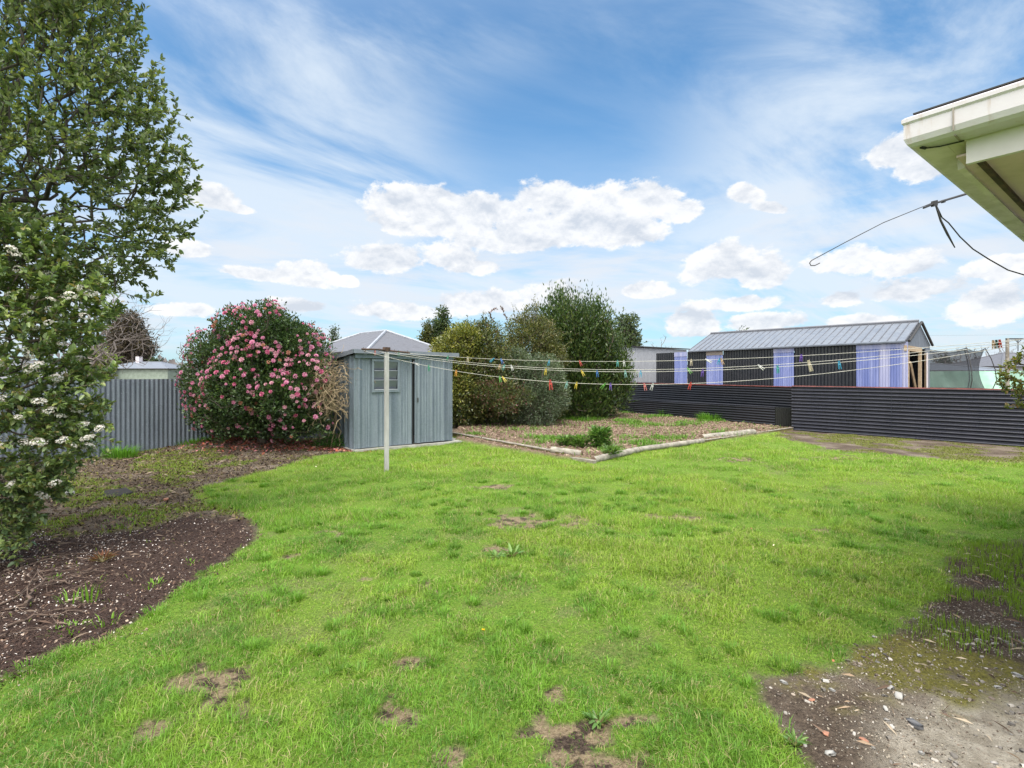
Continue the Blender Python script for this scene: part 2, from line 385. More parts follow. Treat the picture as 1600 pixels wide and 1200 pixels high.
P_br = wpoly([(1240, 1400), (1232, 1200), (1228, 1150), (1190, 1110), (1195, 1072), (1290, 1042), (1370, 1002), (1450, 962), (1470, 930), (1478, 888), (1520, 852), (1600, 840), (1900, 850), (2500, 1000), (2600, 1400)])
P_pale = wpoly([(1330, 1400), (1380, 1140), (1430, 1085), (1600, 1060), (2500, 1100), (2600, 1400)])
P_bed = wpoly([(712, 690), (870, 717), (926, 722), (1000, 706), (1180, 682), (1236, 672), (975, 641), (720, 655)])
SPOTS = [(250, 1138, 85, 26), (300, 1068, 34, 20), (345, 1100, 22, 26), (650, 1030, 26, 11), (670, 915, 16, 10), (600, 1120, 42, 20), (830, 812, 52, 9), (790, 858, 36, 7), (905, 1150, 55, 24),
 (960, 1130, 40, 14), (860, 1090, 22, 16), (1060, 810, 28, 5), (1160, 716, 22, 4), (880, 1195, 80, 26), (600, 737, 17, 4), (730, 800, 26, 4), (520, 830, 14, 4), (1310, 715, 40, 4), (585, 900, 18, 5), (1100, 900, 16, 5), (700, 1180, 26, 12), (450, 870, 14, 4), (760, 760, 30, 3), (1285, 830, 18, 3)]
def masks(x, y):
    nf = (fbm(x, y, 2.3, 4, 3) - .5); nn = (fbm(x, y, 9., 3, 5) - .5); e = nf * .30 + nn * .16
    left = sst(sdist(x, y, P_left) + e, -.04, .07); mul = sst(sdist(x, y, P_mulch) + e * 1.5, -.08, .12)
    rf = sst(sdist(x, y, P_rf) + e * 2, -.1, .15); br = sst(sdist(x, y, P_br) + e, -.05, .06); pale = sst(sdist(x, y, P_pale) + e, -.1, .2)
    bed = sst(sdist(x, y, P_bed) + nn * .05, -.03, .03)
    bare = np.zeros(x.shape)
    for (px, py, rx, ry) in SPOTS:
        c = gp(px, py); wx = rx / F * c.y; wy = c.y - gp(px, py + ry).y
        q = np.sqrt(((x - c.x) / wx) ** 2 + ((y - c.y) / wy) ** 2)
        bare = np.maximum(bare, sst(1 - q * .9 + nf * 2.4 + nn * 3.6, .08, .5) * .92)
    small = sst(fbm(x, y, 1.6, 5, 21) + nn * .25, .62, .76) * .22
    beyond = ((x - LF[0].x) * -LF[1].y + (y - LF[0].y) * LF[1].x) > 0
    bd = (y > 20) & (x < 5)
    dd = (NE - NB).normalized(); beyond |= ((x - NB.x) * -dd.y + (y - NB.y) * dd.x) > 0.02
    back = sst((x + y), 14.5, 15.2) * (x < 3.8)
    lawn = (1 - left) * (1 - rf) * (1 - br) * (1 - bed) * (~beyond)
    hedge = sst(y - 13.2 - .55 * (x + 1.0), 0, .5) * (x > -2.0) * (x < 5.2)
    lawn = lawn * (1 - hedge)
    return dict(lawn=lawn, left=left, mul=mul, rf=rf, br=br, pale=pale, bed=bed, bare=np.maximum(bare, small) * lawn, beyond=beyond, nf=nf, nn=nn, hedge=hedge)
MOUND = gp(360, 700)
def height(x, y, m=None):
    m = m or masks(x, y)
    z = .035 * (fbm(x, y, .5, 2, 9) - .5) + .012 * (fbm(x, y, 3., 3, 12) - .5)
    z = z + m['bed'] * (.075 + .05 * (fbm(x, y, 5, 3, 31) - .5)) + m['left'] * (.03 * (fbm(x, y, 7, 4, 14) - .35))
    z = z + m['br'] * .03 * (fbm(x, y, 11, 3, 17) - .6) - m['bare'] * .012
    z = z + .20 * np.exp(-(((x - MOUND.x) / 1.5) ** 2 + ((y - MOUND.y) / .8) ** 2)) * m['left']
    near = np.exp(-np.maximum(0, np.hypot(x, y - 9) - 16) / 8); return z * near
def gz(x, y):
    a, b = np.array([float(x)]), np.array([float(y)]); return float(height(a, b)[0])

# ------------------------------------------------------------------ the ground, one sheet to the horizon
def axis(lo, hi, step, reach):
    core = list(np.arange(lo, hi + 1e-6, step)); s_ = step; a = [core[0]]; b = [core[-1]]
    while a[-1] > -reach: s_ *= 1.35; a.append(a[-1] - s_)
    s_ = step
    while b[-1] < reach: s_ *= 1.35; b.append(b[-1] + s_)
    return np.array(a[:0:-1] + core + b[1:])
gx_ = axis(-9.5, 12.5, .045, 2600)
gy_ = np.concatenate([axis(1.0, 5.0, .028, 600)[:-40] if False else np.arange(1.0, 5.0, .028), np.arange(5.0, 10.0, .045), np.arange(10., 22., .09)])
lo_ = []; s_ = .05; v_ = 1.0
while v_ > -300: v_ -= s_; s_ *= 1.4; lo_.append(v_)
hi_ = []; s_ = .1; v_ = gy_[-1]
while v_ < 3000: v_ += s_; s_ *= 1.3; hi_.append(v_)
gy_ = np.concatenate([lo_[::-1], gy_, hi_])
X, Y = np.meshgrid(gx_, gy_); xf, yf = X.ravel(), Y.ravel()
mk = masks(xf, yf); zf = height(xf, yf, mk)
nx, ny = len(gx_), len(gy_); i, j = np.meshgrid(np.arange(nx - 1), np.arange(ny - 1)); q = (j * nx + i).ravel()
gme = mesh_np('ground', np.stack([xf, yf, zf], 1), quads=np.stack([q, q + 1, q + nx + 1, q + nx], 1), smooth=True)
def attr(me, name, r, g, b):
    a = me.color_attributes.new(name, 'FLOAT_COLOR', 'POINT'); c = np.ones((len(r), 4), np.float32); c[:, 0] = r; c[:, 1] = g; c[:, 2] = b; a.data.foreach_set('color', c.ravel())
ro = gp(440, 697); ro2 = gp(400, 700)
redl = sst(1.0 - np.hypot((xf - ro.x) / 1.9, (yf - ro.y) / .75) + mk['nf'] * 1.5 + mk['nn'], .05, .5) * mk['left']
weed = np.clip(.85 * sst(fbm(xf, yf, 1.9, 4, 41), .44, .62) * mk['left'] * (1 - mk['mul']) + mk['rf'] * sst(fbm(xf, yf, 2.2, 4, 44), .42, .6) * .8 + mk['bed'] * sst(fbm(xf, yf, 1.1, 4, 45), .56, .72) * .4, 0, 1)
mossc = gp(1400, 1035)
moss = mk['br'] * sst(1 - np.hypot((xf - mossc.x) / .75, (yf - mossc.y) / .42) + mk['nf'] * 1.4 + mk['nn'], .1, .6)
attr(gme, 'cover', np.clip(mk['lawn'] - mk['bare'], 0, 1), np.maximum(mk['mul'], mk['br'] * sst(yf + mk['nf'], 2.75, 3.1) * .75), weed)
attr(gme, 'cover2', mk['pale'] * mk['br'], np.maximum(mk['bed'], 0), redl)
attr(gme, 'cover3', moss, mk['bare'], np.clip(mk['br'] + mk['rf'], 0, 1))
def ground_mat(N, b):
    def A(nm):
        a = N.n('ShaderNodeAttribute', attribute_name=nm); s_ = N.n('ShaderNodeSeparateColor'); N.link(a.outputs['Color'], s_.inputs[0]); return s_.outputs
    c1, c2, c3 = A('cover'), A('cover2'), A('cover3')
    p = N.obj; f1 = N.noise(p, 60, 6, .7); f2 = N.noise(p, 9, 6, .65); f3 = N.noise(p, 190, 4, .6); f4 = N.noise(p, 1.7, 5, .6)
    soil = N.mix(N.smooth(f1, .3, .7), (.05, .037, .028), (.155, .12, .09))
    soil = N.mix(N.smooth(f4, .4, .65), soil, N.mix(N.smooth(f3, .4, .6), (.16, .13, .10), (.25, .21, .165)))
    mulch = N.mix(N.smooth(f1, .35, .65), (.024, .015, .013), (.085, .054, .043)); mulch = N.mix(N.smooth(f3, .62, .68), mulch, (.36, .31, .27))
    pale = N.mix(N.smooth(f2, .35, .65), (.27, .24, .19), (.45, .41, .34)); pale = N.mix(N.smooth(f1, .52, .68, 0, .7), pale, (.17, .145, .11))
    straw = N.mix(N.smooth(f1, .35, .62), (.13, .088, .062), (.28, .205, .15)); straw = N.mix(N.smooth(f3, .55, .66, 0, .7), straw, (.10, .065, .05))
    green = N.mix(N.smooth(f1, .3, .7), (.085, .155, .022), (.20, .32, .042)); green = N.mix(N.smooth(f2, .52, .75, 0, .4), green, (.24, .22, .08))
    tan = N.mix(N.smooth(f1, .3, .7), (.17, .125, .075), (.36, .285, .185)); tan = N.mix(N.smooth(f2, .47, .58), tan, N.mix(N.smooth(f1, .4, .6), (.035, .024, .02), (.10, .072, .055)))
    mossy = N.mix(N.smooth(f1, .3, .7), (.11, .105, .03), (.22, .20, .05)); red = N.mix(N.smooth(f3, .4, .6), (.20, .07, .045), (.38, .17, .12))
    c = N.mix(c1[1], soil, mulch); c = N.mix(c2[1], c, straw); c = N.mix(c2[0], c, pale)
    c = N.mix(N.m('MULTIPLY', c1[2], N.smooth(f2, .38, .55)), c, N.mix(N.smooth(f1, .4, .6), (.06, .075, .015), (.21, .215, .035)))
    c = N.mix(N.m('MULTIPLY', c2[2], N.smooth(f1, .42, .55)), c, red); c = N.mix(N.m('MULTIPLY', c3[0], N.smooth(f2, .3, .5)), c, mossy)
    c = N.mix(c1[0], c, green); c = N.mix(c3[1], c, tan)
    N.link(c, b.inputs['Base Color']); b.inputs['Roughness'].default_value = .95; b.inputs['Specular IOR Level'].default_value = .15
    bump(N, b, N.m('ADD', N.m('MULTIPLY', f1, 1.), N.m('MULTIPLY', f3, .35)), .9, .03)
ground = link('ground', gme, material('soil and turf', ground_mat)); tag(ground, kind='structure')

# ------------------------------------------------------------------ blades and scraps
def blades(x, y, z, h, w, lean, yaw, col, seg2=True):
    """bent tapering blades; returns verts, tris, cols"""
    n = len(x); dx, dy = np.cos(yaw), np.sin(yaw); sx, sy = -dy * w * .5, dx * w * .5
    bl = np.stack([x - sx, y - sy, z], 1); brr = np.stack([x + sx, y + sy, z], 1)
    if seg2:
        m1 = np.stack([x + dx * lean * .32 * h - sx * .8, y + dy * lean * .32 * h - sy * .8, z + h * .6], 1); m2 = m1 + np.stack([sx * 1.6, sy * 1.6, z * 0], 1)
        tp = np.stack([x + dx * lean * h, y + dy * lean * h, z + h * (1 - .22 * lean)], 1)
        v = np.stack([bl, brr, m1, m2, tp], 1).reshape(-1, 3); k = np.arange(n)[:, None] * 5
        t = np.concatenate([k + [0, 1, 3], k + [0, 3, 2], k + [2, 3, 4]], 1).reshape(-1, 3)
        c = np.stack([col * .85, col * .85, col, col, col * 1.08], 1).reshape(-1, 3)  # shading painted into the blade colours: darker base, lighter tip
    else:
        tp = np.stack([x + dx * lean * h, y + dy * lean * h, z + h], 1); v = np.stack([bl, brr, tp], 1).reshape(-1, 3)
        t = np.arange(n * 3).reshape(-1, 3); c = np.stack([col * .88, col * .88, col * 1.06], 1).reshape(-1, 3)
    return v, t, c
class Pile:
    def __init__(s): s.v = []; s.t = []; s.c = []; s.n = 0
    def add(s, v, t, c): s.v.append(v); s.t.append(t + s.n); s.c.append(c); s.n += len(v)
    def obj(s, name, mat, parent=None, smooth=False):
        return link(name, mesh_np(name, np.concatenate(s.v), tris=np.concatenate(s.t), col=np.concatenate(s.c), smooth=smooth), mat, parent)
def lawn_col(x, y, n):
    g1 = np.array([.178, .350, .036]); g2 = np.array([.105, .245, .028]); g3 = np.array([.30, .42, .054]); g4 = np.array([.42, .36, .18])
    a = sst(.55 * fbm(x, y, 1.6, 4, 51) + .45 * fbm(x, y, 6.5, 3, 52), .40, .60)[:, None]; b_ = sst(.6 * fbm(x, y, .8, 3, 55) + .4 * fbm(x, y, 4.5, 3, 56), .44, .62)[:, None]
    c = g2 * (1 - a) + g1 * a; c = c * (1 - .75 * b_) + g3 * .75 * b_
    far = sst(y, 4., 10.)[:, None]; c = c * (1 - .42 * far) + g3 * .42 * far * np.array([.92, 1, .9])
    dry = (rng.random(n) < .11 + .10 * sst(fbm(x, y, 3.5, 3, 58), .5, .65))[:, None]; c = np.where(dry, g4, c)
    return c * rng.uniform(.6, 1.3, (n, 1))
G = Pile()
for (ya, yb, dens_, hh, ww, seg) in ((1.5, 3.2, 17000, .034, .0030, True), (3.2, 5.2, 11000, .036, .0040, True), (5.2, 8.2, 6500, .038, .0058, False), (8.2, 12, 3600, .040, .0085, False), (12, 17.5, 1900, .042, .012, False)):
    xa, xb = -yb * 1.03 - .8, yb * 1.03 + 1.0
    n = int((xb - xa) * (yb - ya) * dens_)
    x = rng.uniform(xa, xb, n); y = rng.uniform(ya, yb, n); k = np.abs(x) < y * 1.03 + .9; x, y = x[k], y[k]
    m = masks(x, y); th = fbm(x, y, 3.2, 3, 61); patch = fbm(x, y, .9, 3, 65)
    p = np.clip(m['lawn'] - m['bare'] * 1.05, 0, 1) * (.75 + .4 * sst(th, .3, .6)) + .10 * (m['bare'] > .2)
    k = rng.random(len(x)) < p; x, y = x[k], y[k]; th = th[k]; patch = patch[k]; m = {kk: vv[k] for kk, vv in m.items()}
    n = len(x); z = height(x, y, m) - .004
    h = .86 * hh * (.45 + 1.0 * sst(th, .35, .72) + .55 * sst(patch, .45, .7)) * rng.uniform(.5, 1.35, n)
    edge = sst(m['lawn'], .2, .9); h = h * (.6 + .4 * edge)
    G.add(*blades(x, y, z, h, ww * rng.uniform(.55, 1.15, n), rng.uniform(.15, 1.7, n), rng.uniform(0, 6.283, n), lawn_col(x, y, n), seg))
# longer tufts
nt = 1500; tx = rng.uniform(-8, 8, nt); ty = 1.6 + 6.0 * rng.random(nt) ** 1.5; m = masks(tx, ty); k = (m['lawn'] > .75) & (m['bare'] < .45) & (np.abs(tx) < ty * 1.03 + .8) & (fbm(tx, ty, 1.1, 3, 71) > .44)
tx, ty = tx[k], ty[k]
for a, b_ in zip(tx, ty):
    n = int(rng.integers(35, 110)); rr = rng.uniform(.03, .10); an = rng.uniform(0, 6.283, n); ra = rr * np.sqrt(rng.random(n)); x = a + ra * np.cos(an); y = b_ + ra * np.sin(an)
    h = rng.uniform(.045, .085) * rng.uniform(.5, 1.15, n) * (1 - .3 * ra / rr); tint = rng.uniform(.75, 1.05) * np.array([[.115, .265, .028]]) * rng.uniform(.75, 1.3, (n, 1)) + rng.random((n, 1)) * np.array([[.05, .05, .005]])
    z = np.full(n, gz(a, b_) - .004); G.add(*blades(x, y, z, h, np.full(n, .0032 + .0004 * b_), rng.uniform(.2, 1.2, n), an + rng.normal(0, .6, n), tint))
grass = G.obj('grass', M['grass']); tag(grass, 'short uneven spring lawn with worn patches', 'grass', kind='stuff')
print('grass tris', sum(len(t) for t in G.t))

# weeds and seedlings on the bare ground
Wd = Pile()
def scatter(n, box, fn):
    x = rng.uniform(box[0], box[1], n); y = rng.uniform(box[2], box[3], n); m = masks(x, y); p = fn(x, y, m); k = rng.random(n) < p
    return x[k], y[k], {kk: vv[k] for kk, vv in m.items()}
x, y, m = scatter(130000, (1.6, 7, 1.6, 5.5), lambda x, y, m: m['br'] * (1 - m['pale']) * sst(fbm(x, y, 2.6, 4, 81), .42, .56) * sst(y, 2.75, 3.2))
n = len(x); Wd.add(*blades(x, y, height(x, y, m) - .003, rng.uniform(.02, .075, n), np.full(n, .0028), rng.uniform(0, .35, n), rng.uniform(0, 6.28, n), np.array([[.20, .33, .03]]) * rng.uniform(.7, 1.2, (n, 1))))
x, y, m = scatter(260000, (-9, 0, 2, 12.4), lambda x, y, m: m['left'] * (1 - .96 * m['mul']) * sst(fbm(x, y, 1.9, 4, 41), .47, .60) * .75)
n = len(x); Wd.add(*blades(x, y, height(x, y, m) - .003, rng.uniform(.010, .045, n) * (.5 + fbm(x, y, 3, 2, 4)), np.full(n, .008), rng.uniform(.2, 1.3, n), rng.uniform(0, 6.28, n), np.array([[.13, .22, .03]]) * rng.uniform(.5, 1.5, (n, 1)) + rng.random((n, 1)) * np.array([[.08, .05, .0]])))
x, y, m = scatter(160000, (5, 14, 8.5, 15), lambda x, y, m: m['rf'] * sst(fbm(x, y, 2.2, 4, 44), .42, .6) * .5)
n = len(x); Wd.add(*blades(x, y, height(x, y, m) - .003, rng.uniform(.01, .03, n), np.full(n, .012), rng.uniform(.2, 1.3, n), rng.uniform(0, 6.28, n), np.array([[.17, .20, .035]]) * rng.uniform(.6, 1.3, (n, 1))))
x, y, m = scatter(300000, (-1.6, 8, 9, 21), lambda x, y, m: m['bed'] * (.015 + .40 * sst(fbm(x, y, 1.1, 4, 45), .58, .74)) + .8 * m['hedge'] * (1 - m['bed']) * sst(fbm(x, y, .9, 3, 47), .35, .6) * (y > 15.0) * (~m['beyond']))
n = len(x); Wd.add(*blades(x, y, height(x, y, m) - .003, rng.uniform(.02, .11, n) * (.4 + 1.3 * fbm(x, y, 1.7, 3, 48)), np.full(n, .014), rng.uniform(.2, 1., n), rng.uniform(0, 6.28, n), np.array([[.13, .27, .035]]) * rng.uniform(.6, 1.35, (n, 1))))
for (px, py, cnt, rr, hh) in ((1110, 660, 500, .45, .3), (1050, 652, 500, .5, .28), (1135, 656, 300, .25, .3), (870, 655, 500, .8, .2), (1005, 646, 300, .5, .25), (300, 703, 300, .35, .12), (188, 715, 350, .30, .25), (835, 690, 200, .4, .12), (700, 690, 60, .1, .12), (915, 660, 500, .7, .16), (985, 688, 160, .4, .1)):
    c = gp(px, py); an = rng.uniform(0, 6.28, cnt); ra = rr * np.sqrt(rng.random(cnt)); x = c.x + ra * np.cos(an); y = c.y + ra * np.sin(an) * .7
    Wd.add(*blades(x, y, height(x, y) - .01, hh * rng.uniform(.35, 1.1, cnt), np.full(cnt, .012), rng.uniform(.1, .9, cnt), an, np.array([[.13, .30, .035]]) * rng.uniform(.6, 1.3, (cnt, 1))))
for (px, py, cnt, rr, hh) in ((140, 940, 16, .05, .19), (108, 945, 10, .06, .12), (165, 975, 22, .07, .07), (240, 915, 30, .07, .05), (85, 905, 30, .05, .04), (300, 880, 22, .06, .04), (255, 1000, 20, .1, .05), (205, 815, 120, .30, .06), (105, 985, 60, .12, .04)):
    c = gp(px, py); an = rng.uniform(0, 6.28, cnt); ra = rr * np.sqrt(rng.random(cnt)); x = c.x + ra * np.cos(an); y = c.y + ra * np.sin(an)
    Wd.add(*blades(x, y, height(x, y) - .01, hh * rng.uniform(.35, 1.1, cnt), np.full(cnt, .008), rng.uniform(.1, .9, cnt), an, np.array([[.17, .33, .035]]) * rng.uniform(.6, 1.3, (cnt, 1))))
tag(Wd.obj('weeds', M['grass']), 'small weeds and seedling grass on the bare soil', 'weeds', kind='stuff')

def scraps(x, y, z, size, asp, col, tilt=.5, thick=None):
    """little irregular four sided scraps, slightly bent"""
    n = len(x); yaw = rng.uniform(0, 6.283, n); t1 = rng.normal(0, tilt, n); t2 = rng.normal(0, tilt, n)
    a = np.stack([np.cos(yaw) * size, np.sin(yaw) * size, t1 * size], 1); b_ = np.stack([-np.sin(yaw) * size * asp, np.cos(yaw) * size * asp, t2 * size * asp], 1)
    c = np.stack([x, y, z + size * .25], 1); j = rng.uniform(.6, 1.2, (4, n, 1)); lift = np.zeros((n, 3)); lift[:, 2] = size * .22
    v = np.stack([c - a * j[0], c - b_ * j[1] + lift, c + a * j[2], c + b_ * j[3]], 1).reshape(-1, 3); k = np.arange(n)[:, None] * 4
    return v, np.concatenate([k + [0, 1, 2], k + [0, 2, 3]], 1).reshape(-1, 3), np.repeat(col, 4, 0)
def pick(n, cols, w=None, var=.25):
    c = np.array(cols); return c[rng.choice(len(c), n, p=w)] * rng.uniform(1 - var, 1 + var, (n, 1))
Ch = Pile()
x, y, m = scatter(60000, (-8, -1, 1.9, 6.5), lambda x, y, m: m['mul'] * .75)
n = len(x); Ch.add(*scraps(x, y, height(x, y, m), rng.uniform(.004, .015, n), .45, pick(n, [(.05, .03, .024), (.11, .07, .05), (.20, .14, .10), (.03, .02, .017), (.33, .26, .2)], [.36, .3, .14, .15, .05]), .5))
dirn = lambda x, y: sst(-x - .45 * y, .2, 2.2)
x, y, m = scatter(52000, (-8, -1, 1.9, 6.5), lambda x, y, m: m['mul'] * (.14 + 1.3 * dirn(x, y) * sst(fbm(x, y, 2, 3, 91), .35, .62)) * .5)
n = len(x); Ch.add(*scraps(x, y, height(x, y, m) + .002, rng.uniform(.004, .010, n), .7, pick(n, [(.66, .61, .57), (.50, .44, .39), (.34, .28, .24)], None, .2), .35))
x, y, m = scatter(90000, (-9, 0, 4.5, 12.4), lambda x, y, m: m['left'] * (1 - m['mul']) * .75)
n = len(x); Ch.add(*scraps(x, y, height(x, y, m), rng.uniform(.008, .028, n), .4, pick(n, [(.075, .05, .033), (.15, .11, .07), (.035, .025, .018), (.24, .18, .12), (.16, .15, .035)], [.36, .2, .22, .07, .15]), .6))
x, y, m = scatter(5500, (-8, -1, 1.9, 6.5), lambda x, y, m: m['mul'] * (.10 + .9 * dirn(x, y)))
n = len(x); Ch.add(*scraps(x, y, height(x, y, m) + .004, rng.uniform(.015, .055, n), .028, pick(n, [(.15, .10, .075), (.10, .065, .05), (.25, .19, .145), (.055, .035, .028)]), .18))
x, y, m = scatter(5200, (-9, 0, 4.5, 12.4), lambda x, y, m: m['left'] * (1 - m['mul']) * .6)
n = len(x); Ch.add(*scraps(x, y, height(x, y, m) + .004, rng.uniform(.02, .07, n), .045, pick(n, [(.24, .17, .12), (.13, .085, .06), (.34, .27, .2)]), .25))
tag(Ch.obj('bark_mulch', M['litter']), 'dark bark mulch with pale chips and fallen petals under the shrub', 'mulch', kind='stuff')
Rl = Pile()
for (px, py, sx, sy, cnt) in ((415, 698, 1.3, .35, 1500), (490, 704, .7, .22, 500), (380, 706, 1.2, .4, 450), (545, 706, .35, .12, 80)):
    c = gp(px, py); x = c.x + rng.normal(0, sx * .5, cnt); y = c.y + rng.normal(0, sy * .6, cnt); Rl.add(*scraps(x, y, height(x, y), rng.uniform(.018, .045, cnt), .6, pick(cnt, [(.40, .12, .075), (.5, .24, .17), (.55, .22, .25), (.28, .09, .055)]), .4))
x = rng.uniform(-4, 5, 60); y = rng.uniform(2.5, 9.5, 60); Rl.add(*scraps(x, y, height(x, y) + .03, rng.uniform(.006, .014, 60), .6, pick(60, [(.45, .2, .1), (.6, .5, .4), (.3, .15, .08)]), .4))
tag(Rl.obj('fallen_leaves', M['litter']), 'reddish fallen leaves and petals under the camellia', 'fallen leaves', kind='stuff')
St = Pile()
x, y, m = scatter(80000, (-1.6, 8.5, 9, 21.5), lambda x, y, m: (m['bed'] * .55 + m['hedge'] * .25))
n = len(x); yw = rng.uniform(0, 6.28, n); St.add(*scraps(x, y, height(x, y, m), rng.uniform(.012, .055, n), .16, pick(n, [(.27, .195, .14), (.18, .12, .09), (.11, .07, .05), (.38, .30, .22)]), .35))
tag(St.obj('dry_straw', M['litter']), 'dry brown straw lying over the raised garden bed', 'straw', kind='stuff')
# gravel
def pebbles(name, x, y, z, size, col, mat):
    base = np.array([(1, 0, 0), (-1, 0, 0), (0, 1, 0), (0, -1, 0), (0, 0, 1), (0, 0, -1)] + [(a, b_, c) for a in (-.6, .6) for b_ in (-.6, .6) for c in (-.6, .6)], float)
    from itertools import product
    tr = []
    ax = {0: (1, 0), 1: (-1, 0)}
    corner = {(-1, -1, -1): 6, (-1, -1, 1): 7, (-1, 1, -1): 8, (-1, 1, 1): 9, (1, -1, -1): 10, (1, -1, 1): 11, (1, 1, -1): 12, (1, 1, 1): 13}
    cen = {(0, 1): 0, (0, -1): 1, (1, 1): 2, (1, -1): 3, (2, 1): 4, (2, -1): 5}
    for (a, sgn), ci in cen.items():
        o1, o2 = [k for k in range(3) if k != a]; ring = []
        for (p, q_) in ((-1, -1), (1, -1), (1, 1), (-1, 1)):
            t = [0, 0, 0]; t[a] = sgn; t[o1] = p; t[o2] = q_; ring.append(corner[tuple(t)])
        for k in range(4): tr.append((ci, ring[k], ring[(k + 1) % 4]))
    tr = np.array(tr); n = len(x); v = base[None] * rng.uniform(.88, 1.08, (n, 14, 1)); yaw = rng.uniform(0, 6.28, n)
    sx = size * rng.uniform(.8, 1.3, n); sy = size * rng.uniform(.5, .9, n); sz = size * rng.uniform(.3, .55, n)
    vx = v[:, :, 0] * sx[:, None]; vy = v[:, :, 1] * sy[:, None]; vz = v[:, :, 2] * sz[:, None]
    c, s_ = np.cos(yaw)[:, None], np.sin(yaw)[:, None]
    P = np.stack([x[:, None] + vx * c - vy * s_, y[:, None] + vx * s_ + vy * c, (z + sz * .35)[:, None] + vz], 2).reshape(-1, 3)
    T = (tr[None] + (np.arange(n) * 14)[:, None, None]).reshape(-1, 3)
    return link(name, mesh_np(name, P, tris=T, col=np.repeat(col, 14, 0), smooth=True), mat)
x, y, m = scatter(34000, (.8, 5.5, 1.5, 4.2), lambda x, y, m: m['br'] * (.16 + .6 * sst(fbm(x, y, 2.6, 3, 95), .45, .62)) * (1 - sst(y, 2.9, 3.5) * .8))
n = len(x); s_ = .002 + .016 * rng.random(n) ** 5
x, y, m = scatter(120000, (.8, 6.5, 1.5, 4.6), lambda x, y, m: m['br'] * (.25 + .5 * sst(fbm(x, y, 3.2, 3, 97), .35, .65)))
n = len(x); Gt = Pile(); Gt.add(*scraps(x, y, height(x, y, m), rng.uniform(.0018, .0065, n), .75, pick(n, [(.30, .265, .21), (.16, .125, .095), (.08, .06, .045), (.42, .39, .34), (.22, .19, .15)], [.3, .25, .2, .1, .15]), .5))
x, y, m = scatter(1400, (.8, 6.5, 1.5, 4.6), lambda x, y, m: m['br'] * .8)
n = len(x); Gt.add(*scraps(x, y, height(x, y, m) + .003, rng.uniform(.012, .05, n), .06, pick(n, [(.30, .22, .15), (.16, .11, .08), (.42, .35, .26)]), .25))
tag(Gt.obj('grit', M['litter']), 'fine grit and dry stalks over the bare earth at right', 'grit', kind='stuff')
x, y, m = scatter(34000, (.8, 5.5, 1.5, 4.2), lambda x, y, m: m['br'] * (.16 + .6 * sst(fbm(x, y, 2.6, 3, 95), .45, .62)) * (1 - sst(y, 2.9, 3.5) * .8))
n = len(x); s_ = .002 + .016 * rng.random(n) ** 5
tag(pebbles('gravel', x, y, height(x, y, m), s_, pick(n, [(.30, .28, .25), (.38, .355, .32), (.19, .175, .155), (.26, .22, .18), (.16, .13, .105)]), M['litter']), 'small pale stones and gravel scattered over bare earth', 'gravel', kind='stuff')

# ------------------------------------------------------------------ fences
def ln_at_px(p0, d, px):
    """where the ground line p0 + t d crosses the sight line of column px"""
    k = (px - 800) / F; t = (k * p0.y - p0.x) / (d.x - k * d.y); return p0 + d * t
t = thing('corrugated_fence', 'silver grey upright corrugated iron fence behind the camellia and the white flowered shrub', 'fence', LF[0] - LF[1] * 3)
xs_ = [-6.0, -4.1, -2.35, -.6, 1.15, 2.9, 4.65, 6.4, 8.15, 9.9, 11.65, 13.4, 15.3]
for a, b_ in zip(xs_[:-1], xs_[1:]):
    pa, pb = LF[0] + LF[1] * a, LF[0] + LF[1] * (b_ + .03); off = Vector((LF[1].y, -LF[1].x, 0)) * (.004 if int(a * 10) % 2 else 0.)
    dz = R.uniform(-.008, .008); corr_obj('sheet', M['galv'], t, pa + off, pb + off, -.12, 1.465 + dz, .0762, .0085, per=8)
m_ = MB(); nrm = Vector((-LF[1].y, LF[1].x, 0))
m_.wall(LF[0] - LF[1] * 6 + nrm * .05, LF[0] + LF[1] * 15.3 + nrm * .05, 1.30, 1.38, .045); m_.build('rail', M['timber'], t)
settle(t)

def black_fence(name, label, a, b_, z1a, z1b, mat, z0=-.03, rail=True, side=1, ripple=.004, lap=None, pitch=.0762, amp=.012):
    t = thing(name, label, 'fence', a)
    d = (b_ - a).normalized(); n = Vector((-d.y, d.x, 0))
    za = z1a; hgt = z1a - z0
    for k in range(1):
        v, q = corr(a, b_, z0, z1a, pitch, amp, True, z0b=z0, z1b=z1b, per=10, bumps=ripple)
        link('cladding', mesh_np('cladding', v, quads=q, smooth=True), mat, t)
    if rail:
        mm = MB(); mm.wall(a + n * .045 * side, b_ + n * .045 * side, z1a - .03, z1a + .022, .06, z0b=z1b - .03, z1b=z1b + .022); mm.build('top_rail', M['red_paint'], t)
    L = (b_ - a).length; k = int(L / 1.8)
    for i in range(1, k + 1):
        p = a + (b_ - a) * (i / max(k, 1)) + n * .10 * side; mm = MB(); mm.obox(p + Z * (hgt / 2 - .05), d, n, Z, .04, .04, hgt / 2 - .02); mm.build('post', M['timber'], t)
    if lap:
        for f in lap:
            p = a + (b_ - a) * f - n * .0175 * side; mm = MB(); mm.obox(p + Z * (z0 + hgt / 2), d, n, Z, .006, .0015, hgt / 2 - .01); mm.build('lap_joint', mat, t)
    settle(t); return t
dN = (NE - NB).normalized()
black_fence('corrugated_fence', 'low slate black sideways corrugated fence with faded red top rail, at the right edge', NB - dN * .05, NB + dN * 8.4, 1.215, 1.205, M['slate_iron'], pitch=.0915, amp=.021, lap=(.27, .55))
FA = gp(1239.3, 670.5); FB = Vector((4.45, 21.75, 0))
black_fence('corrugated_fence', 'black sideways corrugated iron fence running back from the boxed corner to the big laurel', FA, FB, 1.185, 1.20, M['black_iron'], side=-1)
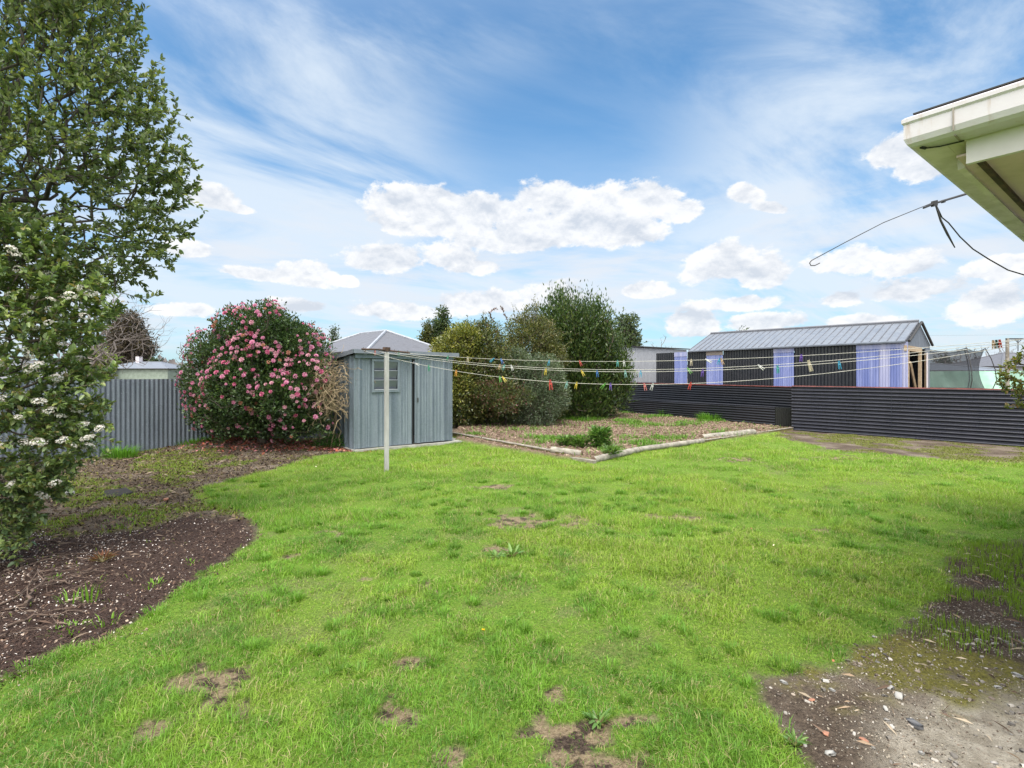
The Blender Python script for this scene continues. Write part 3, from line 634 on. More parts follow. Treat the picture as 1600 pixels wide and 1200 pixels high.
# the lower boxed step in front of it
t = thing('retaining_box', 'low black corrugated box along the far fence foot, with a ribbed end panel', 'retaining wall', gp(1212, 668))
BA, BB = gp(1211, 669), gp(966, 646); e = (FA - BA)
v, q = corr(BA, BB, -.05, .60, .0762, .012, True, z0b=-.05, z1b=.56, per=10, bumps=.006); link('cladding', mesh_np('cladding', v, quads=q, smooth=True), M['black_iron'], t)
M['end_black'] = plain('matt black ribbed iron', (.005, .006, .006), .55, col2=(.009, .011, .008))
corr_obj('end_panel', M['end_black'], t, BA, FA + (FA - BA).normalized() * -.02, -.05, .60, .05, .007, per=8)
m_ = MB(); dB = (BB - BA).normalized(); nB = Vector((-dB.y, dB.x, 0)); cpt = [BA + Z * .602, FA + Z * .602 + (BA - FA).normalized() * .03, FB + Z * .562 + Vector((-.05, -.25, 0)), BB + Z * .562]
m_.prism(cpt, Z * .008); m_.build('lid', M['black_iron'], t)
m_ = MB(); m_.tube([BA + Z * .615, (BA + BB) * .5 + Z * .597 + nB * -.01, BB + Z * .573], .012, 6); m_.build('folded_edge', M['slate_iron'], t); settle(t)

# ------------------------------------------------------------------ garden shed
S0 = gp(553, 706); S1 = gp(706, 692); SD = (S1 - S0).normalized(); SN = Vector((-SD.y, SD.x, 0)); SL = (S1 - S0).length; SDep = 1.5
shed = thing('garden_shed', 'small blue grey metal garden shed with a sliding door and a louvre window', 'shed', S0)
def ribbed(a, d, n, s0, s1, z0, z1, ribs, off, rw=.034, rd=.034, minor=()):
    """flat panel with raised and sunken ribs"""
    pr = [(s0, 0.)]
    ev = sorted([(r, rd, rw) for r in ribs] + [(r, .005, .012) for r in minor])
    for (r, dep, w) in ev:
        if r - w > s0 and r + w < s1: pr += [(r - w, 0), (r - w * .8, dep), (r + w * .7, dep), (r + w, 0)]
    pr.append((s1, 0)); v = []
    for z in (z0, z1):
        for s_, dd in pr: p = a + d * s_ - n * (off + dd) + Z * z; v.append(tuple(p))
    k = len(pr); q = np.array([(i, i + 1, k + i + 1, k + i) for i in range(k - 1)]); return np.array(v), q
def ribobj(nm, mat, par, *a, **k): v, q = ribbed(*a, **k); return link(nm, mesh_np(nm, v, quads=q), mat, par)
def smid(px): return (ln_at_px(S0, SD, px) - S0).dot(SD)
zt = 1.97
wA, wB = smid(582), smid(622); wz0, wz1 = 1.22, 1.83
fr = [smid(566), smid(578), smid(624), smid(636)]
# wall split round the window opening
parts = []
for (s0, s1, z0, z1) in ((0, wA, .06, zt), (wB, smid(645), .06, zt), (wA, wB, .06, wz0), (wA, wB, wz1, zt)):
    v, q = ribbed(S0, SD, SN, s0, s1, z0, z1, [smid(p) for p in (561, 580, 623, 641)], 0., minor=[smid(p) for p in (569.5, 573, 577, 590, 597, 604, 611, 627, 632, 636)]); parts.append((v, q))
vv = []; qq = []; nb_ = 0
for v, q in parts: vv.append(v); qq.append(q + nb_); nb_ += len(v)
link('front_wall', mesh_np('front_wall', np.concatenate(vv), quads=np.concatenate(qq)), M['shed'], shed)
# darker gap and door
m_ = MB(); m_.obox(S0 + SD * smid(643.5) - SN * .012 + Z * 1.0, SD, SN, Z, .028, .004, .93); m_.build('door_gap', M['seal'], shed)
dr = ribobj('sliding_door', M['shed'], shed, S0, SD, SN, smid(646.5), smid(698.5), .075, 1.90, [smid(p) for p in (653, 673, 691)], .045, rw=.036, rd=.030, minor=[smid(p) for p in (660, 664, 668, 680, 685)])
m_ = MB(); m_.obox(S0 + SD * (smid(647) + .0) - SN * .055 + Z * .99, SD, SN, Z, .012, .018, .91); m_.obox(S0 + SD * smid(698) - SN * .05 + Z * .99, SD, SN, Z, .010, .014, .91); m_.build('door_edge', M['shed'], shed)
m_ = MB(); m_.obox(S0 + SD * (smid(650.5)) - SN * .075 + Z * 1.0, SD, SN, Z, .008, .012, .05); m_.build('door_handle', M['dark'], dr)
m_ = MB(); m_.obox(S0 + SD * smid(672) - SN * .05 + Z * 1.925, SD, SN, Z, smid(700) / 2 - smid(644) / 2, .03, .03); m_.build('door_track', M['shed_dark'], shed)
ribobj('front_wall_end', M['shed'], shed, S0, SD, SN, smid(699), SL, .06, zt, [], .0)
m_ = MB(); m_.obox(S0 + SD * (SL - .005) + Z * 1.0, SD, SN, Z, .012, .012, .95); m_.build('corner_trim', M['shed'], shed)
m_ = MB(); m_.obox(S0 + SD * .005 + Z * 1.0, SD, SN, Z, .012, .012, .95); m_.build('corner_trim', M['shed'], shed)
for nm, base in (('side_wall', S0), ('side_wall', S1)):
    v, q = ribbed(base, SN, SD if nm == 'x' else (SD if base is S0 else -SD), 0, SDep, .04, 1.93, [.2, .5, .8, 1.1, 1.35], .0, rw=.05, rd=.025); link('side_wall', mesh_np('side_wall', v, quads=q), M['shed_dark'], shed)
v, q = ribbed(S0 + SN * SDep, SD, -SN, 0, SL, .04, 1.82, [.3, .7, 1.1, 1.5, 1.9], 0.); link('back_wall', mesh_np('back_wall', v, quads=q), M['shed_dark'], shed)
# window
fw = MB(); sc_, hw, hz_ = (wA + wB) / 2, (wB - wA) / 2, (wz1 - wz0) / 2; zc_ = (wz0 + wz1) / 2
for sx in (-1, 1): fw.obox(S0 + SD * (sc_ + sx * hw) - SN * .018 + Z * zc_, SD, SN, Z, .022, .016, hz_ + .04)
for sz in (-1, 1): fw.obox(S0 + SD * sc_ - SN * .0185 + Z * (zc_ + sz * (hz_ + .012)), SD, SN, Z, hw - .022, .0155, .024)
win = fw.build('window', M['shed'], shed)
m_ = MB(); m_.obox(S0 + SD * sc_ + SN * .05 + Z * zc_, SD, SN, Z, hw, .004, hz_); m_.build('dark_recess', M['seal'], win)
for k in range(3):
    m_ = MB(); zc2 = wz1 - .015 - (k + .5) * (2 * hz_ - .03) / 3; hh_ = (2 * hz_ - .03) / 6
    m_.obox(S0 + SD * sc_ - SN * .002 + Z * zc2, SD, (SN * .93 + Z * .36).normalized(), (Z * .93 - SN * .36).normalized(), hw - .03, .003, hh_ * 1.1); lo_b = m_.build('louvre', M['blade'], win)
    m_ = MB(); m_.obox(S0 + SD * sc_ - SN * .034 + Z * (zc2 - hh_ * .98), SD, SN, Z, hw - .03, .005, .011); m_.build('louvre_lip', M['cap'], lo_b)
# roof
a0 = S0 - SD * .06 - SN * .13; a1 = S1 + SD * .10 - SN * .13; b0 = S0 - SD * .06 + SN * (SDep + .1); b1 = S1 + SD * .10 + SN * (SDep + .1)
m_ = MB(); m_.prism([a0 + Z * 2.025, a1 + Z * 2.0, b1 + Z * 1.87, b0 + Z * 1.885], Z * .02); m_.build('roof', M['zinc_roof'], shed)
m_ = MB(); m_.prism([a0 + Z * 1.972 - SN * .004, a1 + Z * 1.947 - SN * .004, a1 + Z * 2.028 - SN * .004, a0 + Z * 2.053 - SN * .004], -SN * .02); m_.build('fascia', M['zinc_roof'], shed)
m_ = MB(); m_.prism([a0 + Z * 1.965 - SD * .004, b0 + Z * 1.83 - SD * .004, b0 + Z * 1.91 - SD * .004, a0 + Z * 2.05 - SD * .004], -SD * .015); m_.build('barge_flashing', M['zinc_roof'], shed)
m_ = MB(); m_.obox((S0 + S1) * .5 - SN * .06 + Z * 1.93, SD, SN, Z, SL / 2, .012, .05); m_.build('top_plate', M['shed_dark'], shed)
m_ = MB(); m_.prism([S0 - SD * .03 - SN * .12 + Z * -.04, S1 + SD * .32 - SN * .16 + Z * -.04, S1 + SD * .32 + SN * 1.6 + Z * -.04, S0 - SD * .1 + SN * 1.6 + Z * -.04], Z * .085); m_.build('concrete_slab', M['concrete'], shed); settle(shed)

# ------------------------------------------------------------------ clothes line
LP_ = gp(604, 738); ld = Vector((.90, -.436, 0)).normalized(); lb = Vector((.436, .90, 0)).normalized()
line = thing('clothes_line', 'four sagging cords strung from a chalky grey metal post with a rusty crossbar', 'clothes line', LP_)
m_ = MB(); m_.obox(LP_ + Z * .93, SD, SN, Z, .031, .031, .97); m_.build('post', M['pole'], line, bevel=.006)
BZ = 1.925
m_ = MB(); m_.tube([LP_ - lb * .56 + Z * (BZ + .0), LP_ - lb * .2 + Z * (BZ + .01), LP_ + lb * .58 + Z * (BZ - .01)], .014, 8); m_.obox(LP_ + Z * (BZ + .02), lb, ld, Z, .05, .036, .035); m_.build('crossbar', M['rust'], line)
for o_ in (-.53, -.18, .2, .54):
    m_ = MB(); m_.tube([LP_ + lb * o_ + Z * (BZ + .03), LP_ + lb * o_ + Z * (BZ - .02), LP_ + lb * o_ + ld * .03 + Z * (BZ - .035), LP_ + lb * o_ + ld * .05 + Z * (BZ - .01)], .004, 5); m_.build('hook', M['rust'], line)
WC = Vector((2.36, 1.9, 0)); TE = 8.35; END = LP_ + ld * TE
lines = []
for k, (o_, sag, ze) in enumerate(((.54, .22, 1.99), (.20, .35, 2.02), (-.18, .355, 1.97), (-.53, .52, 2.0))):
    a = LP_ + lb * o_ + Z * (BZ - .02); b_ = END + U * (o_ * .8) + Z * ze
    P = [a.lerp(b_, i / 60) - Z * (sag * 4 * (i / 60) * (1 - i / 60)) for i in range(61)]
    lines.append(P); m_ = MB(); m_.tube(P, .0024, 6); m_.build('cord', M['cord'], line)
settle(line)
def on_line(k, px):
    P = lines[k]; best = None
    for i in range(60):
        a = 800 + F * P[i].x / P[i].y; b_ = 800 + F * P[i + 1].x / P[i + 1].y
        if (a - px) * (b_ - px) <= 0: t_ = (px - a) / (b_ - a + 1e-9); return P[i].lerp(P[i + 1], t_)
    return P[1]
PC = dict(green=(.05, .38, .20), lime=(.16, .48, .08), cream=(.72, .63, .45), blue=(.02, .17, .55), sky=(.07, .42, .66), teal=(.12, .50, .47), red=(.66, .06, .04), white=(.75, .76, .74), tan=(.62, .42, .24), orange=(.85, .38, .05), yellow=(.80, .60, .06), pink=(.80, .24, .22), purple=(.17, .08, .48), navy=(.03, .05, .25), grey=(.25, .26, .28), dark=(.02, .10, .08), aqua=(.30, .60, .55))
def peg_mat(c): return plain('plastic ' + c, tuple(v * .6 for v in PC[c]), .38, scale=8, var=.2, spec=.5)
pm = {c: peg_mat(c) for c in PC}
pegme = {}
def peg_mesh(c, L=.10):
    if c in pegme: return pegme[c]
    m_ = MB()
    for s in (-1, 1):
        # each jaw: a bent tapering strip, crossing at the spring a third of the way down
        pr = [(s * .004, .020, .0045), (s * .0045, .0, .0045), (s * .0075, -.022, .0060), (s * .0080, -.045, .0055), (s * .0105, -.08, .0045)]
        for (x0, z0, w0), (x1, z1, w1) in zip(pr[:-1], pr[1:]):
            m_.add([(x0 - w0 * .6, -.007, z0), (x0 + w0 * .6, -.007, z0), (x0 + w0 * .6, .007, z0), (x0 - w0 * .6, .007, z0), (x1 - w1 * .6, -.007, z1), (x1 + w1 * .6, -.007, z1), (x1 + w1 * .6, .007, z1), (x1 - w1 * .6, .007, z1)],
                   [(0, 1, 2, 3), (7, 6, 5, 4), (0, 4, 5, 1), (1, 5, 6, 2), (2, 6, 7, 3), (3, 7, 4, 0)])
    m_.tube([(-.012, .0, -.024), (.012, .0, -.024)], .0085, 8)
    o = m_.build('clothes_peg', pm[c]); me = o.data; bpy.data.objects.remove(o); pegme[c] = me; return me
PEGS = [ # line, px, colour, tilt in degrees, yaw, where
 (0, 700, 'green', -18, .4, "green clothes peg on the top cord in front of the shed's right end"),
 (0, 731, 'cream', 0, .2, 'cream clothes peg on the top cord just right of the shed roof'),
 (0, 771, 'sky', -50, .9, 'light blue clothes peg lying steeply tilted on the top cord before the yellowish shrub'),
 (0, 783, 'blue', 25, .5, 'deep blue clothes peg on the top cord close beside the steeply tilted light blue one'),
 (0, 858, 'sky', -12, .3, 'light blue clothes peg on the top cord in front of the grey green shrub'),
 (0, 906, 'red', 22, .3, 'red clothes peg on the top cord in front of the tall laurel'),
 (0, 965, 'teal', 0, .2, 'teal clothes peg hanging straight on the top cord at the right side of the laurel'),
 (0, 975, 'white', 4, .2, 'white clothes peg next to the teal one on the top cord by the laurel edge'),
 (0, 1080, 'cream', 0, .2, 'cream clothes peg hanging straight in front of the leftmost ribbed black cladding between blue sheets'),
 (0, 1104, 'white', 62, .5, 'white clothes peg lying almost flat on the top cord before the second blue sheet'),
 (0, 1124, 'sky', -14, .3, 'bright blue clothes peg in front of the second blue plastic sheet'),
 (0, 1127, 'tan', 20, .5, 'orange tan clothes peg paired with a bright blue one on the top cord'),
 (0, 1252, 'purple', -5, .3, 'purple clothes peg on the top cord in front of the widest black cladding'),
 (1, 781, 'tan', -14, .3, 'tan clothes peg on the second cord before the shrubs'),
 (1, 788, 'teal', -20, .4, 'teal clothes peg between a tan and a white one on the second cord'),
 (1, 799, 'white', 18, .8, 'white clothes peg on the second cord before the grey green shrub'),
 (2, 853, 'yellow', -8, .2, 'yellow clothes peg on the third cord in front of the grey green shrub'),
 (2, 909, 'yellow', 28, .3, 'yellow clothes peg tilted on the third cord before the laurel'),
 (2, 933, 'blue', 6, .2, 'deep blue clothes peg on the third cord before the laurel'),
 (2, 977, 'aqua', 8, .2, 'pale aqua clothes peg on the third cord at the laurel edge'),
 (2, 1001, 'sky', 0, .2, 'bright blue clothes peg in front of the pale grey wall'),
 (1, 1075, 'lime', 35, .3, 'light green clothes peg leaning beside the first blue plastic sheet'),
 (2, 1098, 'purple', -6, .3, 'purple clothes peg on the third cord near the second blue sheet'),
 (1, 1186, 'white', 48, .3, 'white clothes peg tilted steeply in front of the wide black cladding'),
 (2, 1215, 'teal', 5, .6, 'teal clothes peg in front of the third blue plastic sheet'),
 (1, 1264, 'cream', 14, .9, 'large cream clothes peg right of the third blue plastic sheet'),
 (2, 1311, 'sky', 8, .3, 'bright blue clothes peg just left of the widest pale violet sheet'),
 (3, 670, 'green', 5, .3, 'green clothes peg on the lowest cord in front of the shed door'),
 (3, 650, 'white', 70, .3, 'white clothes peg lying along the lowest cord at the shed door edge'),
 (3, 713, 'orange', -8, .3, 'orange clothes peg on the lowest cord right of the shed'),
 (3, 781, 'lime', 10, .3, 'light green clothes peg on the lowest cord next to a yellow one'),
 (3, 786, 'yellow', 38, .5, 'yellow clothes peg on the lowest cord next to a light green one'),
 (3, 860, 'red', 6, .2, 'red clothes peg on the lowest cord in front of the grey green shrub'),
 (3, 886, 'aqua', -14, .2, 'pale aqua clothes peg on the lowest cord right of the red one'),
 (3, 901, 'yellow', -12, .2, 'yellow clothes peg on the lowest cord before the laurel'),
 (3, 945, 'lime', -42, .3, 'light green clothes peg tilted on the lowest cord before the laurel'),
 (3, 954, 'purple', 0, .3, 'purple clothes peg on the lowest cord before the laurel'),
 (3, 1007, 'pink', 12, .2, 'pink clothes peg making a V with a white one on the lowest cord'),
 (3, 1020, 'white', -18, .2, 'white clothes peg making a V with a pink one on the lowest cord'),
 (3, 1079, 'red', -14, .3, 'red clothes peg on the lowest cord in front of the first blue sheet'),
 (0, 1552, 'tan', 5, .3, 'tan clothes peg, leftmost of three bunched together above the pale green cloth'),
 (0, 1557, 'dark', 5, .3, 'dark green clothes peg in the middle of the bunch of three'),
 (0, 1562, 'red', 5, .3, 'red clothes peg, rightmost of the bunch of three above the pale green cloth'),
]
first = True
for (k, px, c, tilt, yaw, lab) in PEGS:
    p = on_line(k, px); o = link('clothes_peg', peg_mesh(c)); o.location = p
    big_ = 1.3 if px in (1264, 860) else .88
    o.scale = (big_ * 1.25, big_, big_); o.rotation_euler = Matrix.Rotation(-math.radians(tilt), 3, 'Y').to_euler()
    o.rotation_euler = (Matrix.Rotation(-.45, 3, 'Z') @ Matrix.Rotation(-math.radians(tilt), 3, 'Y') @ Matrix.Rotation(yaw, 3, 'Z')).to_euler()
    tag(o, lab, 'clothes peg', 'clothes pegs on the line')
for (o_, c, lab) in ((-.48, 'grey', 'grey clothes peg at the left end of the rusty crossbar'), (-.27, 'pink', 'faded pink clothes peg on the left half of the rusty crossbar'), (.30, 'green', 'green clothes peg on the right half of the rusty crossbar')):
    o = link('clothes_peg', peg_mesh(c)); o.location = LP_ + lb * o_ + Z * (BZ - .0); o.rotation_euler = (0, 0, .3); tag(o, lab, 'clothes peg', 'clothes pegs on the crossbar')

# ------------------------------------------------------------------ raised bed edging
def log(name, label, a, b_, r, mat=None, flat=1.0, cat='log', group='timber edging of the raised bed'):
    t = thing(name, label, cat, (a + b_) / 2, group)
    pts = [a.lerp(b_, i / 10) + Vector((0, 0, R.uniform(-.004, .004))) for i in range(11)]
    m_ = MB(); m_.tube(pts, [r * R.uniform(.95, 1.05) for _ in pts], 14, cap=False); m_.build('log_body', mat or M['log'], t)
    d = (b_ - a).normalized()
    for p, s in ((a, -1), (b_, 1)):
        m_ = MB(); m_.tube([p - d * (s * .004), p + d * (s * .0035)], [r * .985, r * .95], 14); m_.build('cut_end', M['endgrain'], t)
    settle(t); return t
def plank(name, label, a, b_, z0, z1, th, mat, topmat=None):
    t = thing(name, label, 'edging board', (a + b_) / 2, 'timber edging of the raised bed')
    m_ = MB(); m_.wall(a, b_, z0, z1, th); m_.build('board_side', mat, t, bevel=.006)
    if topmat: m_ = MB(); m_.wall(a, b_, z1 + .001, z1 + .022, th + .02); m_.build('board_top', topmat, t, bevel=.004)
    settle(t)
e0 = gp(708, 683); e1 = gp(880, 716); e2 = gp(928, 724)
plank('edging_board', 'long weathered board with a mossy side running from the shed to the short thick log', e0, e1, -.03, .10, .075, M['mossy'], M['timber'])
plank('edging_board', 'short grey board under the short thick log at the near corner of the bed', e1 + (e2 - e1) * .02, e2 + (e2 - e1).normalized() * .02, -.03, .055, .09, M['timber'])
log('edging_log', 'short thick grey log lying on top of the edging by the leafy plants', at(862, 703, 9.75), at(909, 710, 9.45), .070, cat='log')
k0, k1, k2, k3, k4 = gp(927, 722), gp(996, 707), gp(1098, 693), gp(1180, 683), gp(1238, 672)
log('edging_log', 'split pale half log at the near corner of the bed', k0 + Z * .035, k1 + Z * .05, .062)
log('edging_log', 'long thin pale log in the middle of the right bed edge', k1 + (k2 - k1).normalized() * .02 + Z * .055, k2 + Z * .06, .055)
log('edging_log', 'thick bleached log lying raised on the right bed edge', at(1096, 684, 11.9), at(1178, 675, 13.0), .078)
plank('edging_board', 'thin dark board under the raised log reaching towards the black fence', k2 + (k1 - k2).normalized() * .1, k4, -.03, .06, .05, M['mossy'], M['timber'])

# ------------------------------------------------------------------ house corner above
CR = at(1408, 185, 2.02); EZ = CR.z
hs = thing('house_corner', 'white gutter, fascia and cream soffit of the house roof corner above right', 'house', (WC.x, WC.y, 0))
def sweep_gutter(nm, P0, d, L, inw, mat, miter):
    """quad gutter profile swept along d; inw points under the roof"""
    gw, gh, th = .115, .115, .003
    pr = [(0.012, 0), (0, -.008), (.0, -.022), (.006, -.03), (.006, -gh + .03), (.014, -gh + .010), (.030, -gh), (gw, -gh), (gw, 0), (gw - th, 0), (gw - th, -gh + th), (.030, -gh + th), (.010, -gh + .03), (.010, -.022), (.012, -.006)]
    v = []; 
    for s in (0, 1):
        for (i_, z_) in pr:
            v.append(P0 + inw * i_ + Z * z_ + d * (s * L + (miter * i_ if s == 0 else 0)))
    n = len(pr); q = [(i, (i + 1) % n, n + (i + 1) % n, n + i) for i in range(n)] + [tuple(range(n - 1, -1, -1)), tuple(range(n, 2 * n))]
    m_ = MB(); m_.add(v, q); return m_.build(nm, mat, hs)
g1 = sweep_gutter('gutter', CR, -V, 3.2, U, M['gutter'], 1.)
g2 = sweep_gutter('gutter', CR, U, 5.4, -V, M['mildew'], 1.)
pj = CR - V * .158
m_ = MB(); m_.obox(pj + U * .0035 - Z * .056, V, U, Z, .0022, .0028, .050); m_.obox(pj + U * .07 - Z * .1165, V, U, Z, .003, .045, .0015); m_.build('gutter_joint', M['lintel'], g1)
m_ = MB(); m_.tube([CR - V * .06 + U * .07 - Z * .119, CR - V * .10 + U * .088 - Z * .121, CR - V * .17 + U * .10 - Z * .121], .0028, 6); m_.tube([CR - V * .05 + U * .05 - Z * .117, CR - V * .06 + U * .07 - Z * .119], .006, 6); m_.build('sealant_smear', M['seal'], g1)
# fascia boards, soffit, roof sheet, walls
fz1, fz0 = EZ - .118, EZ - .205
m_ = MB(); m_.prism([CR + U * .115 - V * .19 + Z * 0, CR + U * .140 - V * .19, CR + U * .140 - V * 3.2, CR + U * .115 - V * 3.2], Z * -.0); 
m_ = MB(); a_ = CR + U * .1165 - V * .172; m_.prism([Vector((p.x, p.y, fz0)) for p in (a_, a_ + U * .022, a_ + U * .022 - V * 3.0, a_ - V * 3.0)], Z * (fz1 - fz0)); m_.build('fascia', M['white'], hs)
q_ = CR + U * .117 - V * .117; m_ = MB(); m_.prism([Vector((p.x, p.y, fz1 + .001)) for p in (q_, q_ + U * .8, q_ + U * .8 - V * .8, q_ - V * .8)], Z * .006); m_.build('eave_lining', M['mildew'], hs)
a_ = CR + U * .26 - V * .1175; m_ = MB(); m_.prism([Vector((p.x, p.y, fz1 - .058)) for p in (a_, a_ - V * .022, a_ - V * .022 + U * 5.0, a_ + U * 5.0)], Z * .057); m_.build('fascia', M['mildew'], hs)
s_ = CR + U * .139 - V * .139; zs = fz0 + .010
m_ = MB(); m_.prism([Vector((p.x, p.y, zs + .03)) for p in (s_, s_ + U * 5.2, s_ + U * 5.2 - V * .62, s_ + U * .62 - V * .62)], Z * .008)
m_.prism([Vector((p.x, p.y, zs + .03)) for p in (s_, s_ + U * .62 - V * .62, s_ + U * .62 - V * 3., s_ - V * 3.)], Z * .0079); m_.build('soffit', M['soffit'], hs)
m_ = MB(); m_.prism([Vector((p.x, p.y, zs + .012)) for p in (s_ + U * .03 - V * .045, s_ + U * 5.2 - V * .045, s_ + U * 5.2 - V * .062, s_ + U * .045 - V * .062)], Z * .0178); m_.build('soffit_bead', M['rust'], hs)
rs = math.tan(math.radians(11))
m_ = MB(); c0 = CR + U * .03 - V * .03 + Z * .012; m_.prism([c0, c0 + U * 5.4, c0 + U * 5.4 - V * 3 + Z * (3 * rs), c0 + U * 3 - V * 3 + Z * (3 * rs)], Z * .006); m_.prism([c0 + U * .0, c0 + U * 3 - V * 3 + Z * (3 * rs), c0 - V * 3.0 + U * .0], Z * .0055); m_.build('roof', M['dark'], hs)
w0 = Vector((WC.x, WC.y, 0)); m_ = MB(); m_.wall(w0, w0 + U * 4.9, -.1, zs + .03, .12, off=-.06); m_.wall(w0 - V * 3 , w0 - V * .121, -.1, zs + .03, .12, off=-.06); m_.build('wall', M['white'], hs); settle(hs)
m_ = MB(); m_.obox(END + Z * 1.93, U, V, Z, .7, .03, .04); lb_ = m_.build('line_batten', M['timber'], line); lb_.matrix_parent_inverse = Matrix.Translation(-line.location)

# wire and cable under the corner
ae = thing('wire_aerial', 'thin hooked wire, short rod and dangling cable sticking out beneath the roof corner', 'aerial', at(1520, 300, 3.0))
A0, A1, A2 = at(1443, 325, 2.9), at(1460, 318, 2.93), at(1520, 300, 3.05)
m_ = MB(); m_.tube([A0, A1, A2 + (A2 - A1) * .4], [.0055, .006, .0075], 7); m_.build('rod', M['dark'], ae)
m_ = MB(); m_.obox(A1, (A2 - A1).normalized(), V, Z, .014, .009, .016); m_.build('clamp', M['dark'], ae)
m_ = MB(); m_.obox(at(1474, 314.5, 2.96), (A2 - A1).normalized(), V, Z, .008, .007, .009); m_.build('clamp', M['dark'], ae)
m_ = MB(); m_.tube([at(1459, 316, 2.93), at(1380, 348, 2.75), at(1320, 379, 2.6), at(1268, 407, 2.45), at(1265, 411, 2.44), at(1267, 415, 2.44), at(1273, 415, 2.45), at(1281, 411, 2.46)], .0022, 6); m_.build('hooked_wire', M['dark'], ae)
m_ = MB(); m_.tube([at(1462, 320, 2.93), at(1470, 345, 2.93), at(1480, 365, 2.93), at(1492, 387, 2.93)], [.005, .006, .0065, .003], 6); m_.build('loose_strip', M['dark'], ae)
m_ = MB(); m_.tube([at(1463, 321, 2.93), at(1472, 340, 2.95), at(1482, 348, 2.96), at(1500, 370, 2.97), at(1520, 389, 2.96), at(1545, 405, 2.93), at(1575, 422, 2.9), at(1605, 431, 2.86), at(1660, 436, 2.8)], .0034, 6); m_.build('cable', M['dark'], ae); settle(ae)

# ------------------------------------------------------------------ buildings beyond the fences
def hip_house(name, label, N, e1, e2, w, l, ze, zr, roof, wall, chim=None, cap=False, windows=()):
    """N near corner; w along e1, l along e2; ridge runs along e2"""
    t = thing(name, label, 'house', N)
    A = N; B = N + e1 * w; C_ = N + e1 * w + e2 * l; Dd = N + e2 * l; o = .4
    A_, B_, C2, D_ = A - e1 * o - e2 * o, B + e1 * o - e2 * o, C_ + e1 * o + e2 * o, Dd - e1 * o + e2 * o
    R1 = N + e1 * (w / 2) + e2 * (w / 2); R2 = N + e1 * (w / 2) + e2 * (l - w / 2)
    m_ = MB(); P = [A_ + Z * ze, B_ + Z * ze, C2 + Z * ze, D_ + Z * ze, R1 + Z * zr, R2 + Z * zr]; P += [p - Z * .07 for p in P]
    m_.add(P, [(0, 1, 4), (1, 2, 5, 4), (2, 3, 5), (3, 0, 4, 5), (6, 10, 7), (7, 10, 11, 8), (8, 11, 9), (9, 11, 10, 6), (0, 6, 7, 1), (1, 7, 8, 2), (2, 8, 9, 3), (3, 9, 6, 0)])
    ro_ = m_.build('roof', roof, t)
    for (p, q_) in ((A_, R1), (B_, R1), (R1, R2), (C2, R2), (D_, R2)):
        z0 = ze if p is not R1 else zr
        m_ = MB(); m_.tube([p + Z * (z0 + .01), q_ + Z * (zr + .02)], .10 if cap else .07, 6); m_.build('ridge_cap', M['cap'] if cap else roof, ro_)
    m_ = MB(); ws = [(A, B), (B, C_), (C_, Dd), (Dd, A)]
    for a, b_ in ws: m_.wall(a, b_, -.3, ze - .05, .1)
    m_.build('wall', wall, t)
    m_ = MB(); g = [A_, B_, C2, D_]
    for k in range(4): m_.tube([g[k] + Z * (ze - .03), g[(k + 1) % 4] + Z * (ze - .03)], .06, 6)
    m_.build('gutter', M['dark'], t)
    if chim: m_ = MB(); m_.obox(chim, e1, e2, Z, .45, .3, .8); m_.build('chimney', M['white'], ro_)
    for (f0, f1, side) in windows:
        a, b_ = ws[side]; m_ = MB(); d = (b_ - a).normalized(); n = Vector((d.y, -d.x, 0)); c = a.lerp(b_, (f0 + f1) / 2) + n * .07 + Z * (ze - 1.0); m_.obox(c, d, n, Z, (f1 - f0) * (b_ - a).length / 2, .03, .55); fr_ = m_.build('window', M['white'], t)
        m_ = MB(); m_.obox(c + n * .02, d, n, Z, (f1 - f0) * (b_ - a).length / 2 - .08, .02, .47); m_.build('pane', M['window_dark'], fr_)
    settle(t); return t
e1 = Vector((.7071, .7071, 0)); e2 = Vector((-.7071, .7071, 0))
N = Vector(((573 - 800) / F * 30, 30, 0)) + (e1 + e2) * .4
hip_house('house', 'grey hip roofed house rising behind the garden shed with a pale ridge strip', N, e1, e2, 5.6, 9, 2.95, 4.45, M['grey_roof'], M['pale_wall'], cap=True)
ex = Vector((1, .05, 0)).normalized(); ey = Vector((-.05, 1, 0)).normalized()
def fh(x0, x1, Y0, ze, zr, lab, ch=None, wn=()):
    a = at(x0, 585, Y0); a.z = 0; b_ = at(x1, 585, Y0); w = b_.x - a.x
    # ridge along x: near corner at the right, e1 pointing away, e2 to the left
    return hip_house('house', lab, Vector((b_.x, Y0, 0)), Vector((0, 1, 0)), Vector((-1, 0, 0)), 7, w, ze, zr, M['zinc_roof'], M['green_wall'], ch, windows=wn)
fh(158, 262, 88, 2.55, 3.75, 'far pale green house with a white chimney above the silver fence', ch=Vector((-66.3, 91.6, 3.9)), wn=())
fh(283, 345, 92, 2.2, 3.5, 'far pale roofed house between the white chimney house and the camellia')
for k, (x0, x1, ze, zr, Y0, lab) in enumerate(((-60, 120, 2.5, 3.6, 80, 'far low roofed house behind the white flowered shrub'), (1565, 1690, 2.5, 4.2, 60, 'dark roofed house beyond the fence at the right edge'))):
    a = at(x0, 585, Y0); b_ = at(x1, 585, Y0); hip_house('house', lab, Vector((b_.x, Y0, 0)), Vector((0, 1, 0)), Vector((-1, 0, 0)), 8, b_.x - a.x, ze, zr, M['grey_roof'], M['pale_wall'])
